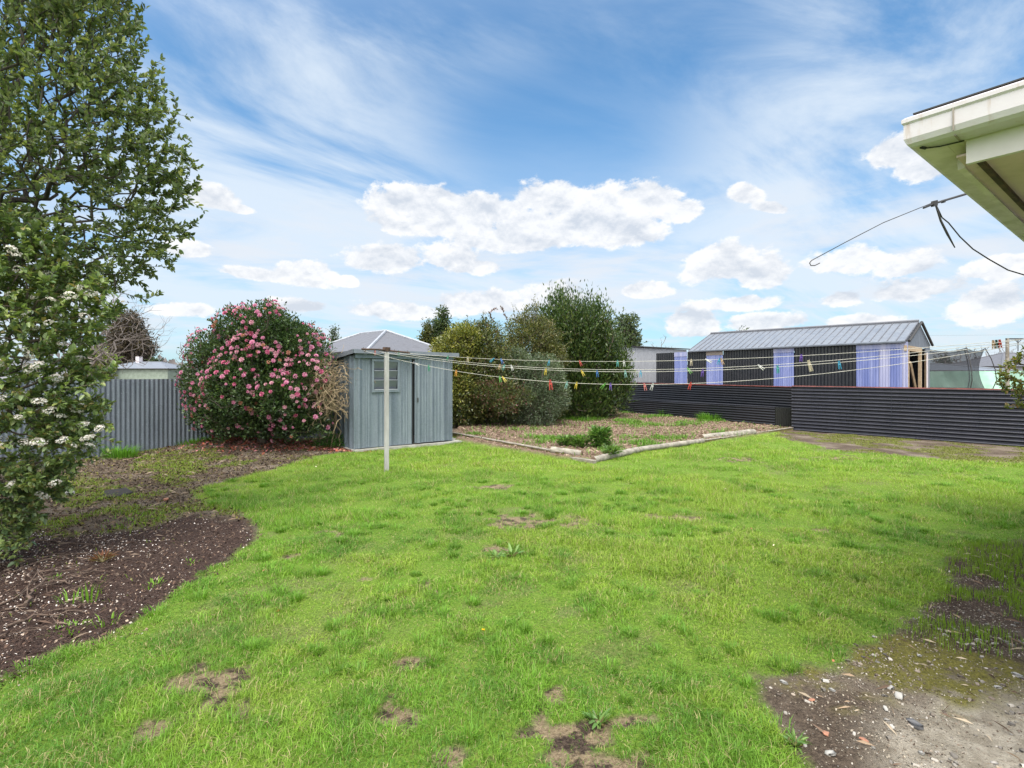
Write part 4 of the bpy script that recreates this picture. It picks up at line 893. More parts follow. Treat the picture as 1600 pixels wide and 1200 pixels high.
# pale metal shed behind the laurel
ps = thing('metal_shed', 'tall pale grey corrugated metal shed showing between the laurel and the black workshop', 'shed', Vector((5.75, 28.4, 0)))
pa = Vector((5.75, 28.4, 0)); 
corr_obj('wall', M['pale_wall'], ps, pa - V * -.0, pa + U * 6.6, -.2, 3.09, .13, .018, z1b=3.09, per=6)
corr_obj('wall', M['pale_wall'], ps, pa + V * 4, pa, -.2, 3.09, .12, .018, per=6)
m_ = MB(); q0 = pa - U * .12 - V * .12 + Z * 3.11; m_.prism([q0, q0 + U * 6.9, q0 + U * 6.9 + V * 4.2 + Z * .25, q0 + V * 4.2 + Z * .25], Z * .06); m_.build('roof', M['dark'], ps)
m_ = MB(); m_.obox(pa + U * 3.3 - V * .03 + Z * .95, U, V, Z, 3.3, .012, .16); m_.build('wall_band', M['grey_block'], ps); settle(ps)
# black workshop with blue plastic sheets
BW0 = Vector((7.56, 27.2, 0)); BW1 = Vector((14.8, 19.1, 0)); bd_ = (BW1 - BW0).normalized(); bn = Vector((bd_.y, -bd_.x, 0)); bn = bn if bn.dot(-BW0) > 0 else -bn
ws_ = thing('workshop', 'long black corrugated workshop with blue plastic sheets in its wall and a ribbed metal roof', 'workshop', BW0)
def bp(px): return ln_at_px(BW0, bd_, px)
def ztop(p): f = (p - BW0).dot(bd_) / (BW1 - BW0).length; return 2.66 + .10 * f
for (x0, x1, kd) in ((1025, 1054, 'k'), (1054, 1074, 'b'), (1074, 1104, 'k'), (1104, 1130, 'b'), (1130, 1209, 'k'), (1209, 1241, 'b'), (1241, 1338, 'k'), (1338, 1374, 'b'), (1374, 1391, 'p'), (1391, 1410, 'b'), (1410, 1419, 'p')):
    a, b_ = bp(x0), bp(x1); mt = {'k': M['black_iron'], 'b': M['clear_blue'], 'p': M['clear_pale']}[kd]; off = bn * (0. if kd == 'k' else .025)
    corr_obj('plastic_sheet' if kd != 'k' else 'iron_sheet', mt, ws_, a + off, b_ + off, .3, ztop(a) - .0, .125 if kd == 'k' else .09, .02 if kd == 'k' else .008, z1b=ztop(b_), per=6)
    if kd != 'k':
        m_ = MB(); m_.wall(a + off + bn * .012, b_ + off + bn * .012, ztop(a) - .22, ztop(a) - .01, .006, z0b=ztop(b_) - .22, z1b=ztop(b_) - .01); m_.build('sheet_overlap', M['lintel'] if x0 == 1104 else M['clear_pale'], ws_)
a, b_ = bp(1025), bp(1419); m_ = MB(); m_.wall(a + bn * .035, b_ + bn * .035, .25, .85, .015); m_.build('base_sheet', M['black_iron'], ws_)
rl = bp(1078); L_ = (BW1 - rl).length; rwid = 2.15; hr = .95; bi = -bn
P0, P1 = rl + bn * .12, BW1 + bn * .12 - bd_ * .15; 
m_ = MB(); za, zb_ = ztop(rl) + .02, ztop(BW1) + .02
R0, R1_ = rl + bi * rwid, BW1 + bi * rwid - bd_ * .15; Q0, Q1 = rl + bi * (2 * rwid + .1), BW1 + bi * (2 * rwid + .1) - bd_ * .15
m_.prism([P0 + Z * za, P1 + Z * zb_, R1_ + Z * (zb_ + hr - .1), R0 + Z * (za + hr)], Z * .03); m_.prism([R0 + Z * (za + hr), R1_ + Z * (zb_ + hr - .1), Q1 + Z * zb_, Q0 + Z * za], Z * .03); rf_ = m_.build('roof', M['zinc_roof'], ws_)
m_ = MB(); nrib = int(L_ / .28)
for k in range(nrib + 1):
    f = k / nrib; p = P0.lerp(P1, f) + Z * (za + (zb_ - za) * f + .04); q_ = R0.lerp(R1_, f) + Z * (za + hr + (zb_ - .1 - za) * f + .04); m_.tube([p, q_], .022, 4)
m_.build('roof_ribs', M['grey_roof'], rf_)
m_ = MB(); m_.tube([R0 + Z * (za + hr + .05), R1_ + Z * (zb_ + hr - .05)], .07, 6); m_.build('ridge_cap', M['grey_roof'], rf_)
m_ = MB(); m_.tube([P0 + Z * (za - .01), P1 + Z * (zb_ - .01)], .05, 6); m_.build('gutter', M['grey_block'], rf_)
# gable end with framed opening
G0, G1 = BW1 - bd_ * .2, BW1 - bd_ * .2 + bi * (2 * rwid)
def gpnt(f): return G0.lerp(G1, f)
gz_ = ztop(BW1)
m_ = MB(); m_.prism([gpnt(0) + Z * (gz_ - .12), gpnt(1) + Z * (gz_ - .12), gpnt(1) + Z * gz_, gpnt(.5) + Z * (gz_ + hr - .1), gpnt(0) + Z * gz_], bd_ * .05); m_.prism([gpnt(.82) + Z * -.1, gpnt(1) + Z * -.1, gpnt(1) + Z * (gz_ - .121), gpnt(.82) + Z * (gz_ - .121)], bd_ * .05); m_.build('gable_wall', M['grey_block'], ws_)
m_ = MB(); 
for (p, q_) in ((gpnt(0) + Z * gz_, gpnt(.5) + Z * (gz_ + hr - .1)), (gpnt(.5) + Z * (gz_ + hr - .1), gpnt(1) + Z * gz_)): m_.tube([p + bd_ * .14 + Z * .03, q_ + bd_ * .14 + Z * .03], .05, 6)
m_.build('barge_board', M['dark'], ws_)
m_ = MB(); m_.prism([gpnt(-.02) + Z * (gz_ - .32), gpnt(.60) + Z * (gz_ - .32), gpnt(.60) + Z * (gz_ - .125), gpnt(-.02) + Z * (gz_ - .125)], bd_ * .08)
for f in (.02, .52, .80): m_.obox(gpnt(f) + bd_ * .07 + Z * ((gz_ - .33) / 2), bi, bd_, Z, .06, .05, (gz_ - .33) / 2)
m_.build('timber_frame', M['pine'], ws_)
m_ = MB(); m_.obox(gpnt(.76) + bd_ * .13 + Z * 1.25, bi, bd_, Z, .05, .02, 1.2); m_.build('door_jamb', M['white'], ws_)
m_ = MB(); m_.prism([gpnt(.02) - bd_ * 2.2 + Z * 0, gpnt(.98) - bd_ * 2.2, gpnt(.98) - bd_ * 2.2 + Z * 2.6, gpnt(.02) - bd_ * 2.2 + Z * 2.6], bd_ * .05); m_.build('inner_partition', M['grey_block'], ws_)
m_ = MB(); m_.tube([gpnt(.02) + bd_ * .15 + Z * 2.0, gpnt(.35) + bd_ * .12 + Z * .6], .05, 4); m_.build('timber_brace', M['pine'], ws_)
m_ = MB(); m_.wall(BW0 + bi * 4.4, BW1 + bi * 4.3 - bd_ * .3, -.1, 2.65, .06); m_.build('back_wall', M['black_iron'], ws_); settle(ws_)

# trampoline with net, green shade cloth fence
tr = thing('trampoline', 'trampoline with curved poles and sagging black safety net beyond the fence', 'trampoline', at(1490, 604, 19.0) - Z * 0)
tc_ = Vector((22.75, 27.0, 0)); tr.location = tc_; rad_ = 1.75; zt_ = 2.88
posts = []
for k in range(6):
    an = math.radians(20 + 60 * k); b_ = tc_ + Vector((math.cos(an), math.sin(an), 0)) * rad_; tp = tc_ + Vector((math.cos(an), math.sin(an), 0)) * (rad_ * .92)
    pts = [b_, b_ + Z * .7] + [tc_ + Vector((math.cos(an), math.sin(an), 0)) * (rad_ * (1.08 + .05 * math.sin(f * 3.14) - .22 * f * f)) + Z * (.7 + (zt_ - .7) * f) for f in (.25, .5, .75, 1.)]
    m_ = MB(); m_.tube(pts, .022, 6); m_.build('pole', M['dark'], tr); posts.append(pts[-1])
v = []; nseg = 10; rows = 9
for k in range(6):
    a, b_ = posts[k], posts[(k + 1) % 6]
    for s in range(nseg):
        f = s / nseg; top = a.lerp(b_, f) - Z * (.16 * 4 * f * (1 - f) + .02); 
        for r in range(rows):
            g = r / (rows - 1); base = tc_.lerp(Vector((top.x, top.y, 0)), 1.0); pin = 1 - .30 * math.sin(g * 3.14) * .5
            v.append((tc_.x + (top.x - tc_.x) * pin, tc_.y + (top.y - tc_.y) * pin, top.z * (1 - g) + .8 * g))
nn_ = 6 * nseg; q = [(i * rows + r, ((i + 1) % nn_) * rows + r, ((i + 1) % nn_) * rows + r + 1, i * rows + r + 1) for i in range(nn_) for r in range(rows - 1)]
link('safety_net', mesh_np('safety_net', v, quads=q, smooth=True), M['net'], tr)
m_ = MB(); ring = [tuple(Vector(v[i * rows])) for i in range(nn_)]; m_.tube(ring + [ring[0]], .018, 5); m_.build('net_rim', M['dark'], tr)
m_ = MB(); m_.tube([tc_ + Vector((math.cos(a) * rad_, math.sin(a) * rad_, .8)) for a in np.linspace(0, 6.2832, 33)], .03, 6); m_.prism([tc_ + Vector((math.cos(a) * rad_ * .97, math.sin(a) * rad_ * .97, .79)) for a in np.linspace(0, 6.2832, 24)[:-1]], Z * .02); m_.build('frame', M['dark'], tr); settle(tr)
sc_t = thing('shade_cloth_fence', 'pale green shade cloth screen beyond the black fence at right', 'fence', Vector((17.6, 24, 0)))
v = []; nsx = 90
c0, c1 = Vector((19.0, 24.2, 0)), Vector((27.5, 22.0, 0)) 
c0 = at(1420, 585, 31); c1 = at(1660, 585, 29.5); c0.z = c1.z = 0
for r in range(7):
    for i in range(nsx + 1): f = i / nsx; p = c0.lerp(c1, f); v.append((p.x, p.y + .03 * math.sin(f * 60 + r) + .05 * math.sin(f * 17 + r * .8), r / 6 * (1.76 - .02 * abs(math.sin(f * 9)))))
q = [(r * (nsx + 1) + i, r * (nsx + 1) + i + 1, (r + 1) * (nsx + 1) + i + 1, (r + 1) * (nsx + 1) + i) for r in range(6) for i in range(nsx)]
link('shade_cloth', mesh_np('shade_cloth', v, quads=q, smooth=True), M['cloth_green'], sc_t)
for f in (0.02, .27, .52, .77, .98): p = c0.lerp(c1, f) + Vector((0, .12, 0)); m_ = MB(); m_.tube([p, p + Z * 1.78], .035, 6); m_.build('post', M['timber'], sc_t)
settle(sc_t)
a = at(1500, 585, 42); b_ = at(1562, 585, 42); hip_house('house', 'long pale roofed building behind the green shade cloth', Vector((b_.x + .5, 42, 0)), Vector((0, 1, 0)), Vector((-1, 0, 0)), 6, b_.x - a.x + 4.5, 1.85, 2.45, M['zinc_roof'], M['pale_wall'])
# timber frame and pole far right
pf = thing('power_pole', 'pale pole with a dark crossbar and brackets above the right fence', 'pole', at(1574, 585, 30) - Z * H)
pb = at(1574, 585, 30); pb.z = 0
m_ = MB(); m_.tube([pb, pb + Z * 3.65], [.11, .08], 8); m_.build('pole', M['timber'], pf)
m_ = MB(); m_.obox(pb + Vector((.42, 0, 3.62)), Vector((1, 0, 0)), Vector((0, 1, 0)), Z, .5, .04, .035); m_.build('crossbar', M['dark'], pf)
m_ = MB(); m_.tube([pb + Vector((.62, 0, 3.6)), pb + Vector((.62, 0, 2.9))], .025, 6); m_.tube([pb + Vector((.45, 0, 3.58)), pb + Vector((.62, 0, 3.38)), pb + Vector((.82, 0, 3.58))], .02, 5); m_.build('bracket', M['dark'], pf); settle(pf)
for z_, lab in ((548, 'thin lower power wire crossing the sky at right'), (537.5, 'thin power wire crossing above the trampoline'), (521, 'thin upper power wire crossing the sky at right')):
    a, b_ = at(1300, z_ + 2, 60), at(1900, z_ - 8, 45); m_ = MB(); m_.tube([a.lerp(b_, f) - Z * (1.2 * f * (1 - f)) for f in np.linspace(0, 1, 15)], .006, 4); tag(m_.build('power_wire', M['dark']), lab, 'power wire', 'power wires')

# ------------------------------------------------------------------ plants
def lerpc(a, b_, t): return a * (1 - t) + b_ * t
def leaf_mesh(P, Dr, Nn, L, Wd_, col, shape=6):
    """P base points, Dr directions, Nn up normals, L lengths, Wd_ widths"""
    n = len(P); Dr = Dr / (np.linalg.norm(Dr, axis=1, keepdims=True) + 1e-9); S = np.cross(Dr, Nn); S /= (np.linalg.norm(S, axis=1, keepdims=True) + 1e-9); Nn = np.cross(S, Dr)
    L = L[:, None]; w = Wd_[:, None] * .5; c = col
    if shape == 6:
        fold = Nn * w * .45; droop = -Nn * L * .12
        v = [P, P + Dr * L * .32 + S * w + fold, P + Dr * L * .70 + S * w * .78 + fold * .8 + droop * .4, P + Dr * L + droop, P + Dr * L * .70 - S * w * .78 + fold * .8 + droop * .4, P + Dr * L * .32 - S * w + fold]
        v = np.stack(v, 1).reshape(-1, 3); k = np.arange(n)[:, None] * 6; q = np.concatenate([k + [0, 1, 2, 3], k + [0, 3, 4, 5]], 1).reshape(-1, 4)
        cc_ = np.repeat(c, 6, 0); return v, q, cc_
    fold = Nn * w * .4
    v = np.stack([P, P + Dr * L * .45 + S * w + fold, P + Dr * L, P + Dr * L * .45 - S * w + fold], 1).reshape(-1, 3); k = np.arange(n)[:, None] * 4
    return v, (k + [0, 1, 2, 3]), np.repeat(c, 4, 0)
def rdir(n):
    a = rng.normal(size=(n, 3)); return a / np.linalg.norm(a, axis=1, keepdims=True)
def in_lobes(lobes, n, shell=1.0, jit=.0):
    """n points inside ellipsoid lobes; shell > 1 pushes towards the surface"""
    vol = np.array([l[3] * l[4] * l[5] for l in lobes]) ** .75; idx = rng.choice(len(lobes), n, p=vol / vol.sum()); L = np.array(lobes)[idx]
    d = rdir(n); r = rng.random(n) ** (1 / (3. * shell)); return L[:, :3] + d * r[:, None] * L[:, 3:6] * (1 + jit * rng.normal(size=(n, 1))), d, r
def grow(root, tips, step, wander=.25, rise=0.):
    """joins every tip to the growing skeleton; returns chains of points and their radii weights"""
    root = [np.array(r, float) for r in root]; pts = list(root); par = [i - 1 for i in range(len(root))]
    A = np.zeros((len(tips) * 14 + 400, 3)); A[:len(pts)] = pts; n = len(pts); par = par + [0] * (len(A) - n)
    base = root[-1]; order = np.argsort(np.linalg.norm(tips - base, axis=1)); ends = []
    for ti in order:
        tp = tips[ti]; dd = np.linalg.norm(A[:n] - tp, axis=1); reach = np.linalg.norm(A[:n] - base, axis=1); tot = np.linalg.norm(tp - base)
        sc = dd + np.where(reach > tot * .96, 10, 0) * 1.0 + .15 * reach; j = int(np.argmin(sc)); d0 = dd[j]; k = max(1, int(d0 / step)); prev = j; st_ = A[j].copy()
        side = rng.normal(size=3) * wander * d0 * .5; side[2] += rise * d0
        for s in range(1, k + 1):
            f = s / k; p = st_ * (1 - f) + tp * f + side * (f * (1 - f)) * 1.6 + rng.normal(size=3) * step * .07
            if n >= len(A) - 1: break
            A[n] = p; par[n] = prev; prev = n; n += 1
        ends.append(prev)
    w = np.zeros(n); par = np.array(par[:n]); 
    for e_ in ends: w[e_] += 1
    for i in range(n - 1, 0, -1):
        if par[i] >= 0: w[par[i]] += w[i]
    return A[:n], par, w, ends
def twig_mesh(A, par, w, r_tip, power=.46, sides=5, rmax=None):
    ch = [[] for _ in range(len(A))]
    for i in range(1, len(A)):
        if par[i] >= 0: ch[par[i]].append(i)
    rad = r_tip * np.maximum(w, 1) ** power
    if rmax: rad = np.minimum(rad, rmax)
    m_ = MB(); stack = [(0, None)]
    while stack:
        i, frm = stack.pop(); chain = [frm, i] if frm is not None else [i]
        while ch[i]:
            nxt = max(ch[i], key=lambda k: w[k])
            for o in ch[i]:
                if o != nxt: stack.append((o, i))
            chain.append(nxt); i = nxt
        if len(chain) > 1:
            rr = [rad[k] for k in chain]
            if frm is not None: rr[0] = rr[1]
            rr[-1] *= .5; m_.tube([A[k] for k in chain], rr, sides, cap=False)
    return m_
def leaves_on(A, par, w, maxw, per, L, Wd_, cols, out=.5, up=.4, spread=1., center=None, keep=None, droop=0.):
    idx = np.where((w <= maxw) & (par >= 0))[0]; idx = np.repeat(idx, per); n = len(idx)
    a, b_ = A[par[idx]], A[idx]; f = rng.random((n, 1)); P = a * (1 - f) + b_ * f; D0 = b_ - a; D0 /= np.linalg.norm(D0, axis=1, keepdims=True) + 1e-9
    rd = rdir(n); rd -= D0 * (rd * D0).sum(1, keepdims=True); rd /= np.linalg.norm(rd, axis=1, keepdims=True) + 1e-9
    Dr = D0 * out + rd * spread; Dr[:, 2] += .15 - droop; Nn = rdir(n) * .6; Nn[:, 2] += up * 2
    if keep is not None: k = keep(P); P, Dr, Nn = P[k], Dr[k], Nn[k]; n = len(P)
    Lx = L * rng.uniform(.55, 1.2, n); c = np.array(cols[0])[None] * np.ones((n, 1)); 
    cn = np.array(cols); wts = cols_w.get(len(cols)); c = cn[rng.choice(len(cn), n, p=wts)] * rng.uniform(.72, 1.28, (n, 1))
    return leaf_mesh(P, Dr, Nn, Lx, Lx * Wd_, c)
cols_w = {1: [1.], 2: [.7, .3], 3: [.55, .3, .15], 4: [.45, .27, .18, .10], 5: [.36, .26, .18, .12, .08]}
def lobe_px(px, py, Y0, rpx, squash=1., deep=1.):
    c = at(px, py, Y0); r = rpx / F * Y0; return (c.x, c.y, c.z, r, r * deep, r * squash)

# tall leafy tree at the left edge
YT = 4.7
lobes = [lobe_px(*a) for a in ((60, 150, YT, 150), (150, 190, YT - .2, 110), (215, 250, YT, 85), (120, 330, YT, 140), (240, 325, YT + .1, 70), (0, 300, YT, 190), (185, 400, YT - .1, 62), (60, 10, YT, 120), (-150, 100, YT, 240), (-100, 380, YT, 190), (150, 70, YT, 80), (195, 130, YT, 70), (225, 190, YT, 62), (150, 10, YT, 75), (100, -60, YT, 120), (265, 270, YT, 45), (250, 370, YT, 50), (30, -110, YT, 150), (-40, 430, YT, 130))]
P, d_, r_ = in_lobes(lobes, 4700, 1.4, .05)
ex_ = [(at(*p)[:]) for p in ((300, 185, YT), (318, 330, YT), (250, 103, YT), (200, 62, YT), (283, 390, YT), (247, 458, YT - .1), (228, 468, YT - .1), (315, 262, YT), (160, 12, YT), (238, 130, YT), (268, 420, YT), (310, 300, YT), (205, 430, YT), (180, 450, YT))]
P = np.concatenate([P, np.array(ex_)]); P = P[P[:, 2] > 1.65]
root = [(-5.6, 5.2, -.1), (-5.55, 5.15, .8), (-5.45, 5.1, 1.5), (-5.3, 5.0, 2.1), (-5.15, 4.95, 2.6)]
A, par, w, ends = grow(root, P, .13, .22, .10)
tt = thing('leafy_tree', 'tall open crowned tree with pale green leaves filling the upper left corner', 'tree', root[0])
twig_mesh(A, par, w, .0016, .45, 6, .09).build('trunk_and_limbs', M['dark_bark'], tt)
v, q, c = leaves_on(A, par, w, 8, 14, .054, .48, [(.150, .195, .085), (.125, .175, .085), (.19, .23, .10), (.085, .125, .06), (.25, .27, .10)], .7, .25, .8)
link('foliage', mesh_np('foliage', v, quads=q, col=c, smooth=False), M['leaf'], tt); settle(tt); print('tree leaves', len(q) // 2)

# flowering viburnum below it
YV = 4.25
lobes = [lobe_px(*a) for a in ((50, 470, YV, 105), (0, 540, YV, 120), (115, 500, YV, 60), (85, 620, YV, 70), (120, 660, YV + .05, 48), (30, 690, YV, 100), (45, 765, YV, 55), (-10, 820, YV - .1, 58), (-90, 640, YV, 190), (-70, 800, YV, 100), (20, 400, YV, 90), (150, 470, YV, 45), (-60, 430, YV, 150), (50, 700, YV, 85), (10, 790, YV, 62), (85, 715, YV, 48), (-10, 850, YV - .2, 42), (125, 600, YV, 45))]
P, d_, r_ = in_lobes(lobes, 2500, 1.6, .04); P = P[P[:, 2] > .12]
P = np.concatenate([P, np.array([at(*p)[:] for p in ((178, 690, YV), (168, 705, YV), (150, 720, YV), (188, 560, YV), (165, 598, YV), (150, 640, YV), (40, 855, YV - .2), (20, 885, YV - .2), (170, 668, YV), (110, 760, YV))])])
root = [(-5.3, 4.6, -.1), (-5.25, 4.55, .3), (-5.2, 4.5, .7), (-5.1, 4.45, 1.0)]
A, par, w, ends = grow(root, P, .11, .35, .05)
vb = thing('flowering_shrub', 'large white blossomed evergreen shrub spilling in from the left edge', 'shrub', root[0])
twig_mesh(A, par, w, .0017, .45, 5, .05).build('branches', M['bark'], vb)
v, q, c = leaves_on(A, par, w, 6, 16, .054, .56, [(.17, .235, .09), (.21, .285, .095), (.12, .185, .09), (.26, .31, .10), (.25, .21, .09)], .6, .6, .9)
link('foliage', mesh_np('foliage', v, quads=q, col=c), M['gloss_leaf'], vb)
def floret_head(r, n, cols, nm):
    d = rdir(n); d[:, 2] = np.abs(d[:, 2]) * .9 - .25; d /= np.linalg.norm(d, axis=1, keepdims=True); Pc = d * r * rng.uniform(.75, 1.05, (n, 1)) * np.array([1, 1, .62])
    vs = []; qs = []; cs = []; nb_ = 0
    for k in range(4):
        a = rdir(n); a -= d * (a * d).sum(1, keepdims=True)
        v, q, c = leaf_mesh(Pc, a + d * .35, d, np.full(n, r * .26), np.full(n, r * .24), np.array(cols)[rng.choice(len(cols), n)], 4); vs.append(v); qs.append(q + nb_); cs.append(c); nb_ += len(v)
    me = mesh_np(nm, np.concatenate(vs), quads=np.concatenate(qs), col=np.concatenate(cs)); me.materials.append(M['petal']); return me
heads = [floret_head(.044, 60, [(.78, .77, .73), (.72, .70, .64), (.62, .54, .47)], 'blossom_cluster') for _ in range(3)]
def proj(P): return 800 + F * P[:, 0] / P[:, 1], HZ - F * (P[:, 2] - H) / P[:, 1]
tipP = A[np.array(ends)]; px_, py_ = proj(tipP)
wanted = [(35, 490), (72, 465), (20, 445), (97, 492), (140, 452), (157, 462), (90, 436), (118, 410), (125, 417), (148, 500), (150, 540), (115, 540), (97, 503), (75, 515), (55, 550), (20, 570), (100, 583), (110, 600), (65, 615), (48, 605), (75, 625), (20, 625), (40, 600), (6, 604), (140, 640), (145, 655), (108, 665), (115, 680), (92, 683), (145, 685), (95, 640), (50, 648), (30, 685), (25, 700), (58, 690), (55, 720), (150, 700), (75, 730), (130, 690), (115, 650), (60, 660), (5, 650), (100, 745), (35, 753), (82, 765), (25, 400), (10, 880), (5, 800), (15, 540), (130, 560), (35, 470), (60, 580), (85, 570), (10, 720), (40, 770), (165, 665), (5, 480), (45, 430), (90, 470), (60, 500), (128, 470), (110, 452), (15, 660), (75, 690)]
used = set()
for (qx, qy) in wanted:
    dd = (px_ - qx) ** 2 + (py_ - qy) ** 2 + 60 * (tipP[:, 1] - 3.4) ** 2; j = int(np.argmin(dd + np.array([1e6 if i in used else 0 for i in range(len(dd))]))); used.add(j)
    o = link('blossom_cluster', heads[len(used) % 3], parent=vb); p = Vector(tipP[j]); p.y -= .13; p.x += .03; o.location = p; o.rotation_euler = (R.uniform(.2, 1.1), R.uniform(-.4, .4), R.uniform(0, 6)); s = R.uniform(.6, 1.2); o.scale = (s, s, s * .8)
settle(vb)

# generic leafy bush from lobes
def bush(name, label, cat, lobes, nleaf, L, asp, cols, base, stems=14, mat='gloss_leaf', updir=.5, shell=2.4, group=None, clump=0, cols_up=None, barkm='bark', keep=None, outd=.8, rtip=.004, root=None, shape=4, cluster=7, spike=0., gap=.27, core=.35):
    t = thing(name, label, cat, base, group)
    nt_ = max(60, nleaf // cluster // 3)
    P, d, r = in_lobes(lobes, nleaf // cluster, shell, .05); 
    # thin out where another lobe's inside lies, keep surface clumps
    Ls = np.array(lobes); inn = np.zeros(len(P))
    for l in Ls: inn = np.maximum(inn, 1 - np.sqrt((((P - l[:3]) / l[3:6]) ** 2).sum(1)))
    k = rng.random(len(P)) < np.clip(1.15 - inn * 2.4, .05, 1); P, d = P[k], d[k]
    k = fbm(P[:, 0] * 1.0 + P[:, 1], P[:, 2] + P[:, 1] * .7, 2.2 / max(.4, Ls[:, 3].mean()), 3, 7) > gap; P, d = P[k], d[k]
    nc_ = int(nleaf / cluster * core); Pc, dc, _ = in_lobes([l[:3] + tuple(v * .86 for v in l[3:]) for l in lobes], nc_, 1.1, .0); P = np.concatenate([P, Pc]); d = np.concatenate([d, dc])
    k = P[:, 2] > .03; P, d = P[k], d[k]
    if keep is not None: k = keep(P); P, d = P[k], d[k]
    ctint = rng.uniform(.7, 1.3, (len(P), 1)) * (.55 + .9 * fbm(P[:, 0] * 1.3 + P[:, 1], P[:, 2] - P[:, 1] * .6, 3.2 / max(.4, Ls[:, 3].mean()), 2, 19))[:, None]; cidx = rng.choice(len(cols), len(P), p=cols_w[len(cols)])
    n = len(P) * cluster; Pp = np.repeat(P, cluster, 0) + rng.normal(size=(n, 3)) * L * np.array([.9, .9, .9 + spike]); dd = np.repeat(d, cluster, 0) * outd + rdir(n) * .7; dd[:, 2] += updir
    Nn = rdir(n) * .8 + np.repeat(d, cluster, 0) * .6; Nn[:, 2] += .6
    cn = np.array(cols)[np.where(rng.random(n) < .75, np.repeat(cidx, cluster), rng.choice(len(cols), n, p=cols_w[len(cols)]))] * np.repeat(ctint, cluster, 0) * rng.uniform(.8, 1.2, (n, 1))
    if cols_up is not None:
        h = sst(Pp[:, 2], cols_up[1], cols_up[2])[:, None]; cn = np.where(rng.random((n, 1)) < h * .8, np.array(cols_up[0])[None] * rng.uniform(.7, 1.3, (n, 1)), cn)
    Lx = L * rng.uniform(.6, 1.25, n); v, q, c = leaf_mesh(Pp, dd, Nn, Lx, Lx * asp, cn, shape)
    link('foliage', mesh_np('foliage', v, quads=q, col=c), M[mat], t)
    if stems:
        tips = P[rng.choice(len(P), min(len(P), nt_ // 2 + 20), replace=False)]; b_ = np.array(base, float)
        rt = root or [b_ - [0, 0, .1], b_ + [0, 0, .15], b_ + [0, 0, .3]]
        A, par, w, en = grow(rt, tips, max(.12, Ls[:, 3].mean() * .2), .2, .05); twig_mesh(A, par, w, rtip, .45, 5, .10).build('stems', M[barkm], t)
    return t, P, d
def sprigs(t, P, d, n, ln, L, asp, col, zmin=1.0, mat='gloss_leaf', up=.6):
    pl = Pile(); m_ = MB(); c_ = P[:, 2] > zmin; P, d = P[c_], d[c_]
    for k in range(n):
        j = rng.integers(len(P)); a = P[j]; dv = d[j] + np.array([0, 0, up]) + rng.normal(0, .25, 3); dv /= np.linalg.norm(dv); h = ln * rng.uniform(.35, 1.1); q_ = 18; f = rng.random(q_)
        P_ = a + dv * (f * h)[:, None]; D_ = dv * .6 + rdir(q_) * .75; v, q, c = leaf_mesh(P_, D_, rdir(q_), L * rng.uniform(.6, 1.1, q_), np.full(q_, L * asp), np.array([col]) * rng.uniform(.65, 1.5, (q_, 1)), 4)
        pl.add(v, np.concatenate([q[:, [0, 1, 2]], q[:, [0, 2, 3]]]), c); v, q, c = leaf_mesh((a - dv * .1)[None], dv[None], rdir(1), np.array([h + .1]), np.array([.010]), np.array([[.12, .10, .07]]), 4); pl.add(v, np.concatenate([q[:, [0, 1, 2]], q[:, [0, 2, 3]]]), c)
    pl.obj('shoots', M[mat], t)
def L3(x, y, z, rx, ry, rz): return (x, y, z, rx, ry, rz)

# camellia
CX, CY = -5.15, 10.62
cl = [L3(CX + .05, CY, 1.5, 1.12, 1.0, 1.25), L3(CX - .95, CY - .3, 1.45, .45, .5, .42), L3(CX + .2, CY - .35, 2.55, .50, .5, .40), L3(CX - .35, CY - .2, 2.5, .42, .5, .38), L3(CX + 1.05, CY - .35, 1.5, .38, .45, .45), L3(CX - .15, CY - .85, 1.3, .5, .4, .5), L3(CX + .7, CY - .75, 1.1, .45, .4, .4), L3(CX + .75, CY - .3, 2.25, .42, .4, .36), L3(CX - .85, CY - .4, 2.05, .36, .4, .34), L3(CX - .4, CY - .1, 1.0, .85, .85, .8), L3(CX + .45, CY - .05, 1.15, .9, .9, .95), L3(CX + .1, CY, 2.05, .85, .85, .75), L3(CX - .6, CY, 1.85, .6, .65, .6), L3(CX + .75, CY, 1.9, .62, .7, .65), L3(CX + .95, CY - .3, .62, .55, .5, .5), L3(CX - 1.1, CY - .1, .95, .35, .4, .5)]
def clear_of_fence(P): return ((P[:, 0] - LF[0].x) * -LF[1].y + (P[:, 1] - LF[0].y) * LF[1].x < -.05) & (P[:, 2] > .20 + .25 * fbm(P[:, 0], P[:, 1], 2., 2, 5)) | (P[:, 2] > 1.5)
cam_t, CP, Cd = bush('camellia_bush', 'big rounded camellia bush covered in pink blooms beside the garden shed', 'shrub', cl, 72000, .062, .5, [(.042, .078, .028), (.07, .12, .04), (.11, .165, .06), (.03, .055, .022)], (CX, CY, 0), shell=3.2, gap=.12, core=.5, keep=clear_of_fence, mat='gloss_leaf', rtip=.005)
